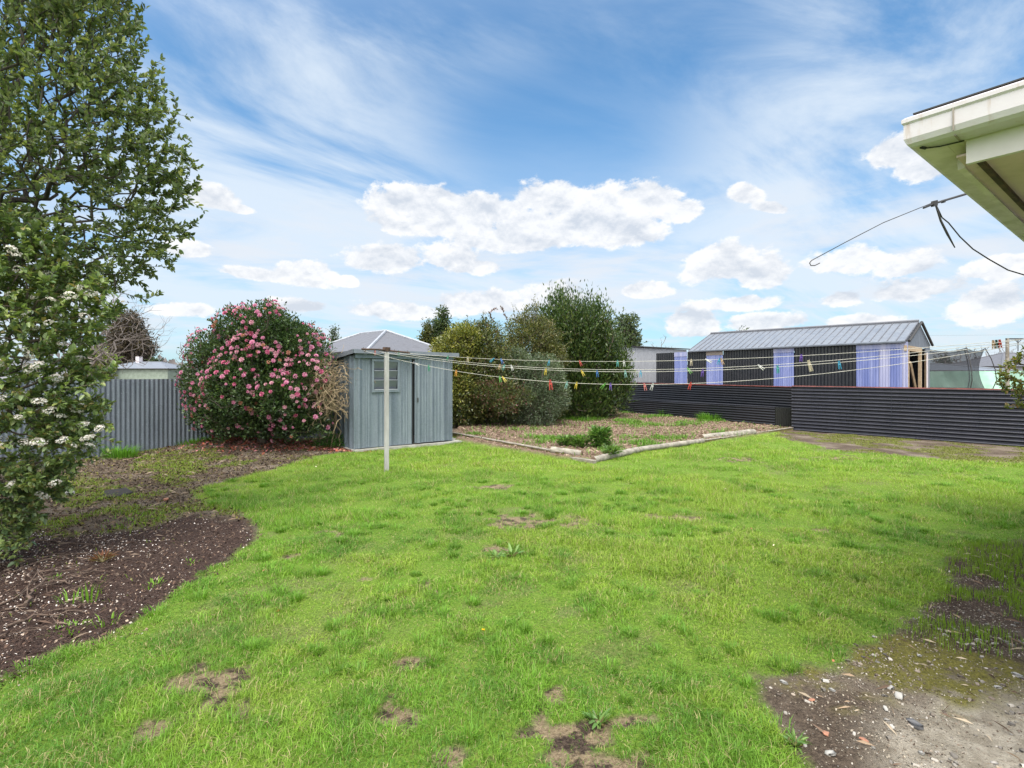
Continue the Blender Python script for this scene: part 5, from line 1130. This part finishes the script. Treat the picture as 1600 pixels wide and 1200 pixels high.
def camflower(cols, nm):
    vs = []; qs = []; cs = []; nb_ = 0
    for (ring, n_, r0, tilt, sz) in ((0, 7, .012, .15, .046), (1, 6, .008, .55, .038), (2, 5, .004, 1.1, .026)):
        a = np.arange(n_) * 6.283 / n_ + ring * .4 + rng.normal(0, .1, n_); D0 = np.stack([np.cos(a), np.sin(a), np.full(n_, tilt)], 1); Pc = np.stack([np.cos(a) * r0, np.sin(a) * r0, np.full(n_, ring * .006)], 1)
        v, q, c = leaf_mesh(Pc, D0, np.tile([0, 0, 1.], (n_, 1)), np.full(n_, sz), np.full(n_, sz * .85), np.array(cols)[rng.choice(len(cols), n_)], 6); vs.append(v); qs.append(q + nb_); cs.append(c); nb_ += len(v)
    me = mesh_np(nm, np.concatenate(vs), quads=np.concatenate(qs), col=np.concatenate(cs)); me.materials.append(M['petal']); return me
sprigs(cam_t, CP, Cd, 160, .22, .06, .5, (.07, .11, .035), .3, up=.2)
fl = [camflower([(.58, .19, .33), (.64, .30, .42), (.48, .11, .24)], 'bloom'), camflower([(.64, .36, .42), (.58, .26, .34)], 'bloom'), camflower([(.48, .22, .15), (.46, .25, .16), (.38, .15, .11)], 'bloom'), camflower([(.48, .09, .19), (.56, .18, .28)], 'bloom')]
fpx, fpy = proj(CP); 
front = ((Cd[:, 1] < .2) | (CP[:, 2] > 2.5)) & (np.min([np.sqrt((((CP - l[:3]) / l[3:6]) ** 2).sum(1)) for l in np.array(cl)], 0) > .86)
cand = np.where(front & (rng.random(len(CP)) < np.clip((CP[:, 2] - .2) / 1.7, .18, 1) ** 1.1 * sst(fbm(CP[:, 0] * 1. + CP[:, 1] * .3, CP[:, 2], 2.4, 3, 77), .28, .52)))[0]; rng.shuffle(cand); chosen = []
for j in cand:
    if all(np.sum((CP[j] - CP[k]) ** 2) > .075 ** 2 for k in chosen): chosen.append(j)
    if len(chosen) >= 640: break
# those standing furthest out towards the garden become individual blooms
Ls = np.array(cl)
def outness(p): return min(np.sqrt((((p - l[:3]) / l[3:6]) ** 2).sum()) for l in Ls)
sc_o = sorted(chosen, key=lambda j: -outness(CP[j]) + .25 * Cd[j][1])
import bmesh
restv = Pile()
for i, j in enumerate(sc_o):
    p = Vector(CP[j]) + Vector(Cd[j]) * .075; dv = Vector(Cd[j]); dv.z += .15; dv.y -= .35; rot = dv.to_track_quat('Z', 'Y'); me = fl[rng.choice(4, p=[.42, .28, .10, .20])]
    s = R.uniform(.45, 1.05)
    if i < 98: o = link('bloom', me, parent=cam_t); o.location = p; o.rotation_euler = rot.to_euler(); o.scale = (s, s, s)
    else:
        n = len(me.vertices); a = np.empty(n * 3); me.vertices.foreach_get('co', a); a = a.reshape(-1, 3) * s; Rm = np.array(rot.to_matrix()); a = a @ Rm.T + np.array(p)
        ci = np.empty(n * 4); me.color_attributes['tint'].data.foreach_get('color', ci); ci = ci.reshape(-1, 4)[:, :3]
        fc = np.array([tuple(pp.vertices) for pp in me.polygons]); tri_ = np.concatenate([fc[:, [0, 1, 2]], fc[:, [0, 2, 3]]]); restv.add(a, tri_, ci)
rest = restv.obj('blooms', M['petal'], cam_t); rest['kind'] = 'stuff'
settle(cam_t)
# dry vine tangle over the shed's corner
vt = thing('dry_vine', "tangle of bare tan vine stems between the camellia and the shed's left side", 'vine', gp(515, 700))
m_ = MB()
for k in range(300):
    f = R.random(); p = Vector(at(R.gauss(508, 11), R.uniform(575, 640), 10.35 + R.uniform(-.25, .3))); d = Vector((R.gauss(0, 1), R.gauss(0, .6), R.gauss(-.3, 1))).normalized(); pts = [p.copy()]
    for s in range(R.randint(6, 14)):
        d = (d + Vector((R.gauss(0, .45), R.gauss(0, .35), R.gauss(-.12, .45)))).normalized(); p = p + d * .055
        x_ = 800 + F * p.x / p.y
        if x_ > 546 or x_ < 478 or p.z < .02: d.x *= -1; d.z = abs(d.z); p = pts[-1] + d * .04
        pts.append(p.copy())
    m_.tube(pts, R.uniform(.0028, .006), 4, cap=False)
for k in range(55):
    p = Vector(at(R.uniform(480, 548), R.uniform(566, 582), 10.6 + R.uniform(-.3, .5))); pts = [p.copy()]; d = Vector((R.uniform(-1, 1), R.uniform(-.3, .3), R.uniform(-.25, .25))).normalized()
    for s in range(12): d = (d + Vector((R.gauss(0, .3), R.gauss(0, .3), R.gauss(0, .25)))).normalized(); p = p + d * .06; pts.append(p.copy())
    m_.tube(pts, R.uniform(.003, .005), 4, cap=False)
for k in range(14):
    x_ = R.uniform(492, 535); b_ = gp(x_, R.uniform(692, 703)); tpn = at(x_ + R.uniform(-12, 8), R.uniform(610, 640), b_.y + .1); m_.tube([b_.lerp(tpn, i / 8) + Vector((R.gauss(0, .02), R.gauss(0, .02), 0)) + Vector((.07 * math.sin(i / 8 * 3.1), 0, 0)) for i in range(9)], R.uniform(.006, .013), 5, cap=False)
m_.build('vine_stems', M['vine'], vt); settle(vt)
tw, _, _ = bush('vine_leaves', 'sparse green creeper leaves on the ground at the foot of the shed corner', 'ground plant', [L3(*(gp(528, 700) + Z * .12), .28, .22, .17), L3(*(gp(512, 702) + Z * .1), .3, .2, .12)], 2600, .035, .6, [(.06, .17, .03), (.09, .24, .04), (.04, .1, .02)], tuple(gp(525, 700)), stems=4, mat='leaf'); tw.name = 'creeping_weed'; settle(tw)
# small bloom fallen at shed corner is one fallen flower
o = link('fallen_bloom', fl[1]); p = gp(549, 700); o.location = (p.x, p.y - .05, .16); o.rotation_euler = (1.1, .2, .1); o.scale = (1.5, 1.5, 1.5); tag(o, "pink camellia bloom drooping at the foot of the shed's left corner", 'flower')

# hedge group
def fmask(P): return (P[:, 1] - P[:, 0] * 1. < LF[0].y - LF[0].x + -.15) | (P[:, 2] > 1.5)
hb, _, _d = bush('yellow_green_shrub', 'yellowish green shrub rising behind the right end of the shed roof', 'shrub', [lobe_px(712, 560, 15.0, 32), lobe_px(725, 535, 15.0, 26), lobe_px(700, 545, 15.2, 20), lobe_px(715, 610, 15.0, 36), lobe_px(700, 600, 15., 30)], 30000, .085, .42, [(.19, .20, .045), (.12, .15, .035), (.27, .26, .06), (.07, .10, .025)], (-1.7, 15.2, 0), stems=12, updir=.2, gap=.34); sprigs(hb, _, _d, 70, .4, .075, .4, (.27, .26, .05)); settle(hb)
hb, _, _d = bush('olive_shrub', 'mottled olive shrub in the middle of the hedge with a red tinged skirt', 'shrub', [lobe_px(752, 545, 15.4, 36), lobe_px(765, 575, 15.3, 42), lobe_px(745, 615, 15.1, 42), lobe_px(780, 620, 15.0, 38), lobe_px(735, 525, 15.5, 20), lobe_px(765, 520, 15.5, 20), lobe_px(730, 640, 15, 30)], 44000, .080, .42, [(.075, .10, .028), (.12, .135, .04), (.045, .07, .022), (.19, .19, .05), (.16, .10, .06)], (-.75, 15.4, 0), stems=14, updir=.0, gap=.40); sprigs(hb, _, _d, 110, .5, .07, .4, (.11, .125, .045)); settle(hb)
hb, _, _d = bush('red_leaved_shrub', 'low bush with dull red and pink young leaves in front of the hedge', 'shrub', [lobe_px(768, 615, 14.5, 24, .8), lobe_px(790, 628, 14.4, 24, .8), lobe_px(815, 618, 14.5, 18, .7), lobe_px(785, 605, 14.5, 16, .7)], 6500, .07, .4, [(.075, .10, .032), (.10, .13, .04), (.21, .10, .085), (.05, .075, .025)], tuple(gp(790, 668)), stems=6, shell=1.4, gap=.38); settle(hb)
hb, _, _d = bush('tall_olive_shrub', 'tall olive brown topped shrub behind the grey green one', 'shrub', [lobe_px(830, 540, 16.3, 38), lobe_px(815, 520, 16.4, 24), lobe_px(845, 525, 16.4, 28), lobe_px(855, 560, 16.2, 30), lobe_px(805, 560, 16.2, 28), lobe_px(832, 495, 16.5, 12, 1.8), lobe_px(822, 500, 16.5, 9, 1.6), lobe_px(840, 620, 16.2, 45)], 36000, .075, .42, [(.10, .115, .035), (.15, .15, .055), (.055, .08, .025), (.20, .17, .07)], (.65, 16.5, 0), stems=10, updir=.3, gap=.40); sprigs(hb, _, _d, 110, .55, .07, .4, (.15, .16, .055)); settle(hb)
hb, _, _d = bush('grey_green_shrub', 'grey green small leaved shrub in front of the laurel', 'shrub', [lobe_px(805, 575, 15.2, 30), lobe_px(845, 590, 15.1, 36), lobe_px(862, 618, 15.0, 28), lobe_px(840, 635, 14.9, 34), lobe_px(800, 600, 15.2, 28), lobe_px(862, 585, 15.2, 18), lobe_px(805, 640, 15, 22)], 36000, .055, .40, [(.095, .135, .075), (.13, .17, .10), (.06, .09, .05)], (.75, 15.4, 0), stems=10, updir=.25, gap=.38); sprigs(hb, _, _d, 80, .3, .055, .4, (.14, .18, .10), .6); settle(hb)
lau = [lobe_px(905, 580, 18.0, 60, 1.05), lobe_px(880, 530, 18.0, 38, 1.2), lobe_px(915, 530, 18.0, 38, 1.2), lobe_px(945, 600, 18, 38), lobe_px(870, 590, 18, 38), lobe_px(905, 620, 17.9, 60, .6), lobe_px(965, 590, 18, 20, 1.6)]
lau += [lobe_px(x_, tp_ + 8 + r_ * k_, 18.0 + R.uniform(-1.2, .6), r_, k_) for (x_, tp_, r_, k_) in ((850, 478, 9, 3.2), (862, 458, 10, 3.6), (877, 450, 12, 3.6), (893, 455, 10, 4), (907, 460, 11, 3.6), (921, 462, 11, 3.6), (936, 468, 10, 3.6), (949, 480, 9, 3.6), (961, 498, 9, 3.5), (972, 525, 9, 3.6), (885, 500, 12, 3), (930, 520, 12, 3), (905, 510, 12, 3), (868, 530, 11, 3), (950, 545, 12, 3))]
hb, LPn, Ld = bush('tall_laurel', 'tallest dark green laurel with upright leafy shoots at the back of the bed', 'tree', lau, 80000, .125, .34, [(.042, .078, .022), (.065, .11, .028), (.11, .145, .038), (.026, .048, .016)], (3.2, 18.6, 0), stems=14, updir=1.1, spike=1.2, rtip=.006, keep=lambda P: (P[:, 1] < 21.3), gap=.36)
# upright shoots at the top
sp_ = Pile(); 
for k in range(240):
    a = LPn[rng.integers(len(LPn))]
    if a[2] < 2.2: continue
    n = 26; h = rng.uniform(.2, .5); f = np.sort(rng.random(n)); P_ = a + np.stack([rng.normal(0, .02, n) + .05 * f, rng.normal(0, .02, n), f * h], 1); an = rng.uniform(0, 6.28, n); D_ = np.stack([np.cos(an) * .6, np.sin(an) * .6, np.full(n, 1.)], 1)
    v, q, c = leaf_mesh(P_, D_, rdir(n), np.full(n, .085), np.full(n, .032), np.array([(.085, .125, .032)]) * rng.uniform(.7, 1.7, (n, 1)), 4); sp_.add(v, np.concatenate([q[:, [0, 1, 2]], q[:, [0, 2, 3]]]), c)
sp_.obj('shoots', M['gloss_leaf'], hb); settle(hb)
# leggy purple-leaved sapling
tips = np.array([at(*p)[:] for p in ((757, 500, 16.5), (765, 488, 16.5), (774, 502, 16.5), (782, 478, 16.5), (788, 492, 16.5), (790, 510, 16.5), (770, 515, 16.5), (760, 520, 16.5), (786, 484, 16.5), (778, 520, 16.5), (750, 512, 16.5), (793, 500, 16.5), (776, 482, 16.6), (768, 500, 16.6))])
A, par, w, en = grow([(-.5, 16.5, -.1), (-.5, 16.5, .8), (-.48, 16.5, 1.8), (-.5, 16.5, 2.4)], tips, .12, .2, .1)
sp_t = thing('purple_leaved_sapling', 'thin sapling with sparse purplish leaves above the hedge', 'tree', (-.5, 16.5, 0)); twig_mesh(A, par, w, .006, .45, 5).build('trunk_and_limbs', M['bark'], sp_t)
v, q, c = leaves_on(A, par, w, 3, 16, .07, .45, [(.18, .10, .10), (.26, .17, .16), (.13, .11, .05)], .6, .3, .8); link('foliage', mesh_np('foliage', v, quads=q, col=c), M['leaf'], sp_t); settle(sp_t)

# leafy plants inside the bed corner
def rosette(name, label, c, r, h, n, L, asp, cols):
    t = thing(name, label, 'plant', c); an = rng.uniform(0, 6.28, n); el_ = rng.uniform(.15, 1.25, n); P_ = np.array(c) + np.stack([np.cos(an) * r * .6 * rng.random(n), np.sin(an) * r * .6 * rng.random(n), h * rng.random(n) ** .8], 1)
    D_ = np.stack([np.cos(an) * np.cos(el_), np.sin(an) * np.cos(el_), np.sin(el_) - .15], 1); Nn = rdir(n) * .4; Nn[:, 2] += 1; Lx = L * rng.uniform(.5, 1.2, n)
    v, q, cc_ = leaf_mesh(P_, D_, Nn, Lx, Lx * asp, np.array(cols)[rng.choice(len(cols), n)] * rng.uniform(.75, 1.25, (n, 1)), 6); link('leaves', mesh_np('leaves', v, quads=q, col=cc_), M['leaf'], t)
    m_ = MB()
    for k in range(16): a = R.uniform(0, 6.28); m_.tube([Vector(c), Vector(c) + Vector((math.cos(a) * r * .4, math.sin(a) * r * .4, h * .5)), Vector(c) + Vector((math.cos(a) * r * .8, math.sin(a) * r * .8, h * .9))], .004, 4, cap=False)
    m_.build('stems', M['mossy'], t); settle(t); return t
p = gp(938, 703); rosette('leafy_plant', 'tallest bright green leafy plant at the near corner of the bed', (p.x, p.y, .05), .30, .36, 620, .15, .22, [(.10, .21, .05), (.16, .29, .07), (.07, .15, .04)])
p = gp(905, 703); rosette('leafy_plant', 'middle leafy plant growing against the tallest one in the bed', (p.x, p.y, .05), .26, .22, 320, .12, .26, [(.12, .24, .05), (.17, .30, .07), (.07, .15, .04)])
p = gp(884, 701); rosette('leafy_plant', 'low leafy plant behind the short thick log', (p.x, p.y, .05), .25, .17, 260, .12, .3, [(.12, .23, .06), (.16, .28, .08), (.07, .15, .04)])
p = gp(955, 716); rosette('leafy_plant', 'leaves drooping over the split half log at the bed corner', (p.x, p.y, .06), .16, .12, 110, .17, .18, [(.10, .19, .05), (.15, .25, .07)])
for (px, py, s, lab) in ((800, 870, .07, 'flat rosette weed with broad leaves in the middle of the lawn'), (775, 873, .055, 'smaller flat rosette weed beside the larger one in the lawn'), (935, 1132, .05, 'broad bladed weed with leaves spread on a bare spot near the camera'), (1243, 1170, .035, 'small blue green weed at the edge of the gravel')):
    p = gp(px, py); rosette('lawn_weed', lab, (p.x, p.y, gz(p.x, p.y)), s, .025, 26, s * 1.3, .26, [(.13, .25, .07), (.19, .31, .09)])

# right edge shrub
P = in_lobes([lobe_px(1600, 590, 5.4, 34), lobe_px(1610, 560, 5.4, 28), lobe_px(1640, 590, 5.4, 60), lobe_px(1580, 600, 5.35, 18)], 200, 1.6, .05)[0]
P = np.concatenate([P, np.array([at(*p)[:] for p in ((1558, 585, 5.4), (1556, 598, 5.4), (1580, 640, 5.3), (1573, 632, 5.3), (1590, 628, 5.3), (1565, 575, 5.4), (1570, 610, 5.4), (1596, 545, 5.4))])])
rs_ = at(1680, 585, 5.4); root = [(rs_.x, rs_.y, -.1), (rs_.x, rs_.y, .5), (rs_.x - .02, rs_.y, 1.0), (rs_.x - .05, rs_.y, 1.25)]
A, par, w, en = grow(root, P, .07, .3, .05); es = thing('olive_shrub', 'twiggy yellow green shrub poking in from the right edge over the black fence', 'shrub', root[0]); twig_mesh(A, par, w, .0025, .45, 5).build('branches', M['bark'], es)
v, q, c = leaves_on(A, par, w, 3, 10, .045, .5, [(.16, .18, .04), (.22, .22, .06), (.10, .13, .03), (.26, .17, .06)], .6, .5, .9); link('foliage', mesh_np('foliage', v, quads=q, col=c), M['leaf'], es); settle(es)

# ------------------------------------------------------------------ trees beyond
def bare_tree(label, px, Y0, hpx_top, wpx, n, rt, name='bare_tree', trunk=.35, up=.1, spread=(1, 1), mat='far_bark', twist=.25):
    b_ = at(px, 585, Y0); r = wpx / F * Y0; zt_ = H + (HZ - hpx_top) / F * Y0; zc2 = zt_ * (.5 + trunk * .35); P = np.array([b_.x, b_.y, zc2]) + rdir(n) * (rng.random((n, 1)) ** .4) * np.array([r, r, zt_ - zc2])
    t = thing(name, label, 'tree', (b_.x, b_.y, 0), 'bare trees beyond the fences'); A, par, w, en = grow([(b_.x, b_.y, -.2), (b_.x, b_.y, zt_ * trunk * .5), (b_.x + r * .03, b_.y, zt_ * trunk)], P, zt_ * .05, twist, up); twig_mesh(A, par, w, rt, .5, 4).build('trunk_and_limbs', M[mat], t); settle(t); return t
bare_tree('spreading bare tree with dark twigs reaching out from behind the white flowered shrub', 140, 26, 430, 118, 1000, .0045, trunk=.3, twist=.35)
bare_tree('small round bare tree left of the camellia', 297, 62, 527, 20, 300, .016, trunk=.25, up=.3)
bare_tree('slender bare tree above the pale grey metal shed', 1036, 70, 520, 12, 60, .014, trunk=.3, up=.4)
for k, (px, tp, wd) in enumerate(((1462, 545, 7), (1478, 540, 7), (1495, 538, 8), (1512, 536, 7), (1528, 534, 8), (1546, 537, 8), (1563, 533, 8), (1582, 535, 8), (1600, 532, 9), (1620, 534, 9), (1018, 528, 7), (1052, 533, 8))):
    nm_ = ['first', 'second', 'third', 'fourth', 'fifth', 'sixth', 'seventh', 'eighth', 'ninth', 'tenth'][k] if k < 10 else ''
    lab = ('upright bare poplar, %s from the left in the row behind the trampoline' % nm_) if k < 10 else ('upright bare poplar left of the slender bare tree' if k == 10 else 'upright bare poplar right of the slender bare tree')
    bare_tree(lab, px, 75 + (k * 7) % 13, tp, wd, 70, .016, name='bare_poplar', trunk=.2, up=.5, twist=.1)
def ever(label, px, Y0, top, bot, w, cols, n=9000, name='evergreen_tree', L=.5, conical=False, asp=.5):
    b_ = at(px, 585, Y0); b_.z = 0; ls = []
    for f in np.linspace(0, 1, 6):
        py = top + (bot - top) * f; rw = w * (min(1, .35 + f * .9) if conical else math.sin((.18 + .62 * f) * 3.14)); ls.append(lobe_px(px + R.uniform(-.12, .12) * w, py + rw * .4, Y0, rw * .8, .8))
        ls.append(lobe_px(px + R.uniform(-.5, .5) * rw, py + rw * .5, Y0, rw * .6, .8))
    t, _, _ = bush(name, label, 'tree', ls, n, L, asp, cols, (b_.x, b_.y, 0), stems=8, shell=2., updir=.1, rtip=.03, mat='leaf'); settle(t)
ever('dark brown green rounded conifer behind the pale green house', 200, 112, 494, 580, 36, [(.075, .06, .05), (.10, .08, .065), (.05, .05, .035)], 26000, L=.72, asp=.35)
ever('dark green conifer left of the yellowish shrub', 690, 38, 487, 560, 20, [(.05, .085, .035), (.08, .11, .04), (.035, .05, .02)], 14000, name='conifer', L=.20, conical=True)
ever('smaller olive conifer touching the dark green one', 668, 38, 505, 560, 14, [(.12, .12, .04), (.08, .10, .035), (.045, .06, .02)], 8000, name='conifer', L=.2, conical=True)
ever('grey green gum tree right of the tall laurel', 982, 34, 498, 600, 24, [(.075, .105, .055), (.11, .14, .08), (.04, .06, .03)], 14000, name='gum_tree', L=.22)
ever('light green low tree behind the silver fence by the pale green house', 148, 40, 545, 600, 26, [(.16, .20, .06), (.21, .24, .08), (.10, .13, .04)], 9000, L=.24)
for (px, tp, lab) in ((1160, 519, 'tiny dark tree top poking above the workshop roof'), (521, 516, 'small dark tree top above the grey hip roof'), (243, 562, 'small rounded green tree right of the white chimney'), (1475, 560, 'small green tree behind the netted trampoline'), (330, 560, 'green tree top just left of the camellia')):
    ever(lab, px, 108, tp, 585, 9, [(.05, .08, .04), (.09, .12, .05), (.03, .05, .02)], 2500, L=.5, name='round_tree')
# distant belt of trees along the skyline
v = Pile(); n = 26000; ang = rng.uniform(-1.25, 1.25, n); dist = rng.uniform(190, 320, n); hgt_ = 3.2 + 5.0 * fbm(ang * 12, ang * 0, 1.0, 4, 99) ** 1.5; P_ = np.stack([np.sin(ang) * dist, np.cos(ang) * dist, rng.random(n) * hgt_], 1)
vv_, q, c = leaf_mesh(P_, rdir(n), rdir(n), rng.uniform(1.2, 3., n), rng.uniform(1., 2.4, n), pick(n, [(.10, .115, .10), (.14, .14, .13), (.17, .155, .15)]), 4); v.add(vv_, np.concatenate([q[:, [0, 1, 2]], q[:, [0, 2, 3]]]), c)
tag(v.obj('distant_treeline', M['litter']), 'low hazy line of distant trees along the horizon', 'treeline', kind='stuff')

# ------------------------------------------------------------------ loose things on the ground
def branch(label, pts, r, name='dead_branch', mat='stick', twigs=3):
    P = [gp(*p[:2]) + Z * (p[2] if len(p) > 2 else .02) for p in pts]; fine = []
    for a, b_ in zip(P[:-1], P[1:]):
        for i in range(6): fine.append(a.lerp(b_, i / 6) + Vector((R.gauss(0, .009), R.gauss(0, .009), abs(R.gauss(0, .008)))))
    fine.append(P[-1]); m_ = MB(); m_.tube(fine, [r * (1 - .65 * i / len(fine)) for i in range(len(fine))], 7)
    for k in range(twigs):
        i = R.randint(2, len(fine) - 3); d = (fine[i + 1] - fine[i]).normalized(); sd_ = Vector((-d.y, d.x, .3)) * R.choice((-1, 1)); q_ = fine[i]; m_.tube([q_, q_ + d * .08 + sd_ * .06, q_ + d * .16 + sd_ * .09], [r * .4, r * .3, r * .12], 5)
    o = m_.build(name, M[mat]); tag(o, label, 'branch', 'dead branches on the mulch')
branch('thick dead branch curving across the mulch at the left edge', [(35, 955, .03), (50, 935, .05), (75, 915, .05), (110, 918, .03)], .011, twigs=6)
branch('dead branch with a paler bark running from the left edge', [(0, 950, .02), (30, 938, .03), (60, 900, .03), (120, 890, .02)], .007, twigs=6)
branch('long thin stick lying across the middle of the mulch', [(60, 848, .02), (110, 852, .02), (190, 860, .02)], .006)
branch('thin brown stick in front of the long one on the mulch', [(20, 900, .02), (70, 880, .03), (125, 868, .02)], .006)
branch('brown twig beside the orange dead frond', [(40, 880, .02), (90, 872, .02), (150, 868, .02)], .005)
branch('short curled pale twig on the mulch near the lawn edge', [(222, 905, .01), (228, 890, .04), (236, 886, .02)], .004, twigs=1)
branch('knobbly stick lying near the bottom of the mulch', [(10, 985, .02), (60, 968, .02), (130, 960, .02)], .007)
branch('thin dark stick low on the left of the mulch', [(0, 1000, .02), (40, 990, .02), (85, 985, .02)], .004)
for k in range(9):
    x_, y_ = R.uniform(-20, 190), R.uniform(865, 960); l_ = R.uniform(25, 70)
    branch(['slim forked twig', 'crooked grey twig', 'bent brown twig', 'short dark twig', 'pale peeling twig', 'thin straight twig', 'curved reddish twig', 'broken end of a twig', 'long wispy twig'][k] + ' among the litter of sticks on the mulch at left', [(x_, y_, .015), (x_ + l_ * .5, y_ - R.uniform(0, 14), .03), (x_ + l_, y_ - R.uniform(5, 25), .015)], R.uniform(.003, .006), twigs=3)
for (px, py, s, lab) in ((160, 880, .11, 'orange brown dead frond lying on the dark mulch'),):
    p = gp(px, py); rosette('dead_frond', lab, (p.x, p.y, gz(p.x, p.y)), s, .05, 70, s * .7, .09, [(.24, .10, .05), (.16, .08, .045), (.10, .06, .04)])
def chunk(name, label, px, py, s, mat, cat, group=None, flat=.35):
    p = gp(px, py); m_ = MB(); n = R.randint(5, 6); ang = sorted(R.uniform(0, 6.28) for _ in range(n)); ang = [i * 6.283 / n + R.uniform(-.3, .3) for i in range(n)]
    poly = [Vector((math.cos(a) * s * R.uniform(.7, 1.2), math.sin(a) * s * R.uniform(.5, .9), 0)) for a in ang]; m_.prism(poly, Z * s * flat); o = m_.build(name, mat, bevel=s * .08); o.location = (p.x, p.y, gz(p.x, p.y) + .004); o.rotation_euler = (R.uniform(-.25, .25), R.uniform(-.25, .25), R.uniform(0, 6)); tag(o, label, cat, group)
chunk('terracotta_shard', 'squarish terracotta shard, furthest back in the gravel', 1268, 1098, .017, M['terracotta'], 'shard', 'terracotta shards in the gravel')
chunk('terracotta_shard', 'long terracotta shard nearest the lawn edge', 1290, 1153, .019, M['terracotta'], 'shard', 'terracotta shards in the gravel')
chunk('terracotta_shard', 'wedge shaped terracotta shard, rightmost of the orange pieces', 1350, 1163, .020, M['terracotta'], 'shard', 'terracotta shards in the gravel')
for (px, py, s, lab) in ((1225, 1071, .020, 'long pale stone at the top left of the gravel'), (1290, 1066, .017, 'pale stone beside the dry grass tuft'), (1301, 1082, .018, 'pale oval stone above the furthest shard'), (1392, 1078, .022, 'pale flat stone right of the gravel patch'), (1405, 1092, .026, 'mud coloured stone below the moss'), (1384, 1114, .018, 'round pale stone in the middle of the gravel'), (1394, 1140, .018, 'small white stone right of the middle shard'), (1430, 1137, .036, 'dark grey slab like stone on the pale earth'), (1365, 998, .012, 'white stone at the lawn edge by the moss'), (1437, 1028, .013, 'white stone on the moss'), (1590, 1056, .026, 'large pale stone near the right edge'), (1257, 1168, .016, 'oval white stone nearest the grass'), (1298, 1183, .021, 'pale stone below the long shard'), (1440, 1179, .015, 'white stone near the bottom edge'), (1560, 1076, .016, 'blue grey stone right of the moss')):
    o_m = 'dark' if 'dark' in lab else 'stone'
    p = gp(px, py); x = np.array([p.x]); y = np.array([p.y]); o = pebbles('stone', x * 0, y * 0, x * 0, np.array([s]), np.array([[.40, .39, .365]]) if o_m == 'stone' else np.array([[.17, .17, .175]]), M['litter']); o.location = (p.x, p.y, gz(p.x, p.y) + .003); tag(o, lab, 'stone', 'larger stones on the bare earth')
chunk('dry_leaf', 'orange dry leaf lying on the lawn left of centre', 434, 956, .018, plain('orange dry leaf', (.52, .16, .03), .7), 'leaf', flat=.25)
chunk('dug_soil', 'dark crumbly heap of soil behind the mulch', 182, 774, .22, plain('black soil', (.03, .028, .027), .95, bmp=.8, scale=20), 'soil heap', flat=.12)
chunk('pale_rock', 'pale pinkish rock at the lower edge of the white flowered shrub', 92, 776, .14, M['stone'], 'rock', flat=.35)
chunk('clod', 'pinkish lump of brick near the lawn corner', 259, 784, .04, M['terracotta'], 'lump', flat=.6)
for (px, py, s, lab) in ((1158, 663, .16, 'dark clod of soil at the right of the bed'), (1068, 668, .13, 'dark clod of soil in the middle of the bed')):
    chunk('soil_clod', lab, px, py, s, plain('dug soil', (.06, .045, .037), .95, bmp=.8, scale=20), 'clod', 'soil clods in the bed', flat=.5)
for (px, py, h, lab) in ((1010, 662, .13, 'short pale stake in the bed, right of the other'), (989, 657, .12, 'short pale stake in the bed, left of the other')):
    p = gp(px, py); m_ = MB(); m_.tube([p, p + Z * (h + .1)], [.012, .010], 6); tag(m_.build('wooden_stake', M['pine']), lab, 'stake', 'stakes in the bed')
# dandelions
for (px, py, lab) in ((755, 998, 'yellow dandelion flower in the lawn near the camera'), (905, 760, 'small yellow dandelion in the lawn before the bed')):
    p = gp(px, py); t = thing('dandelion', lab, 'flower', (p.x, p.y, 0)); n = 22; an = rng.uniform(0, 6.28, n); D_ = np.stack([np.cos(an), np.sin(an), rng.uniform(.1, .8, n)], 1); v, q, c = leaf_mesh(np.tile([p.x, p.y, .05], (n, 1)), D_, np.tile([0, 0, 1.], (n, 1)), np.full(n, .013), np.full(n, .004), np.tile([.8, .55, .02], (n, 1)), 4)
    link('flower_head', mesh_np('flower_head', v, quads=q, col=c), M['petal'], t); m_ = MB(); m_.tube([(p.x, p.y, -.01), (p.x, p.y, .05)], .0015, 5); m_.build('stem', M['mossy'], t); settle(t)
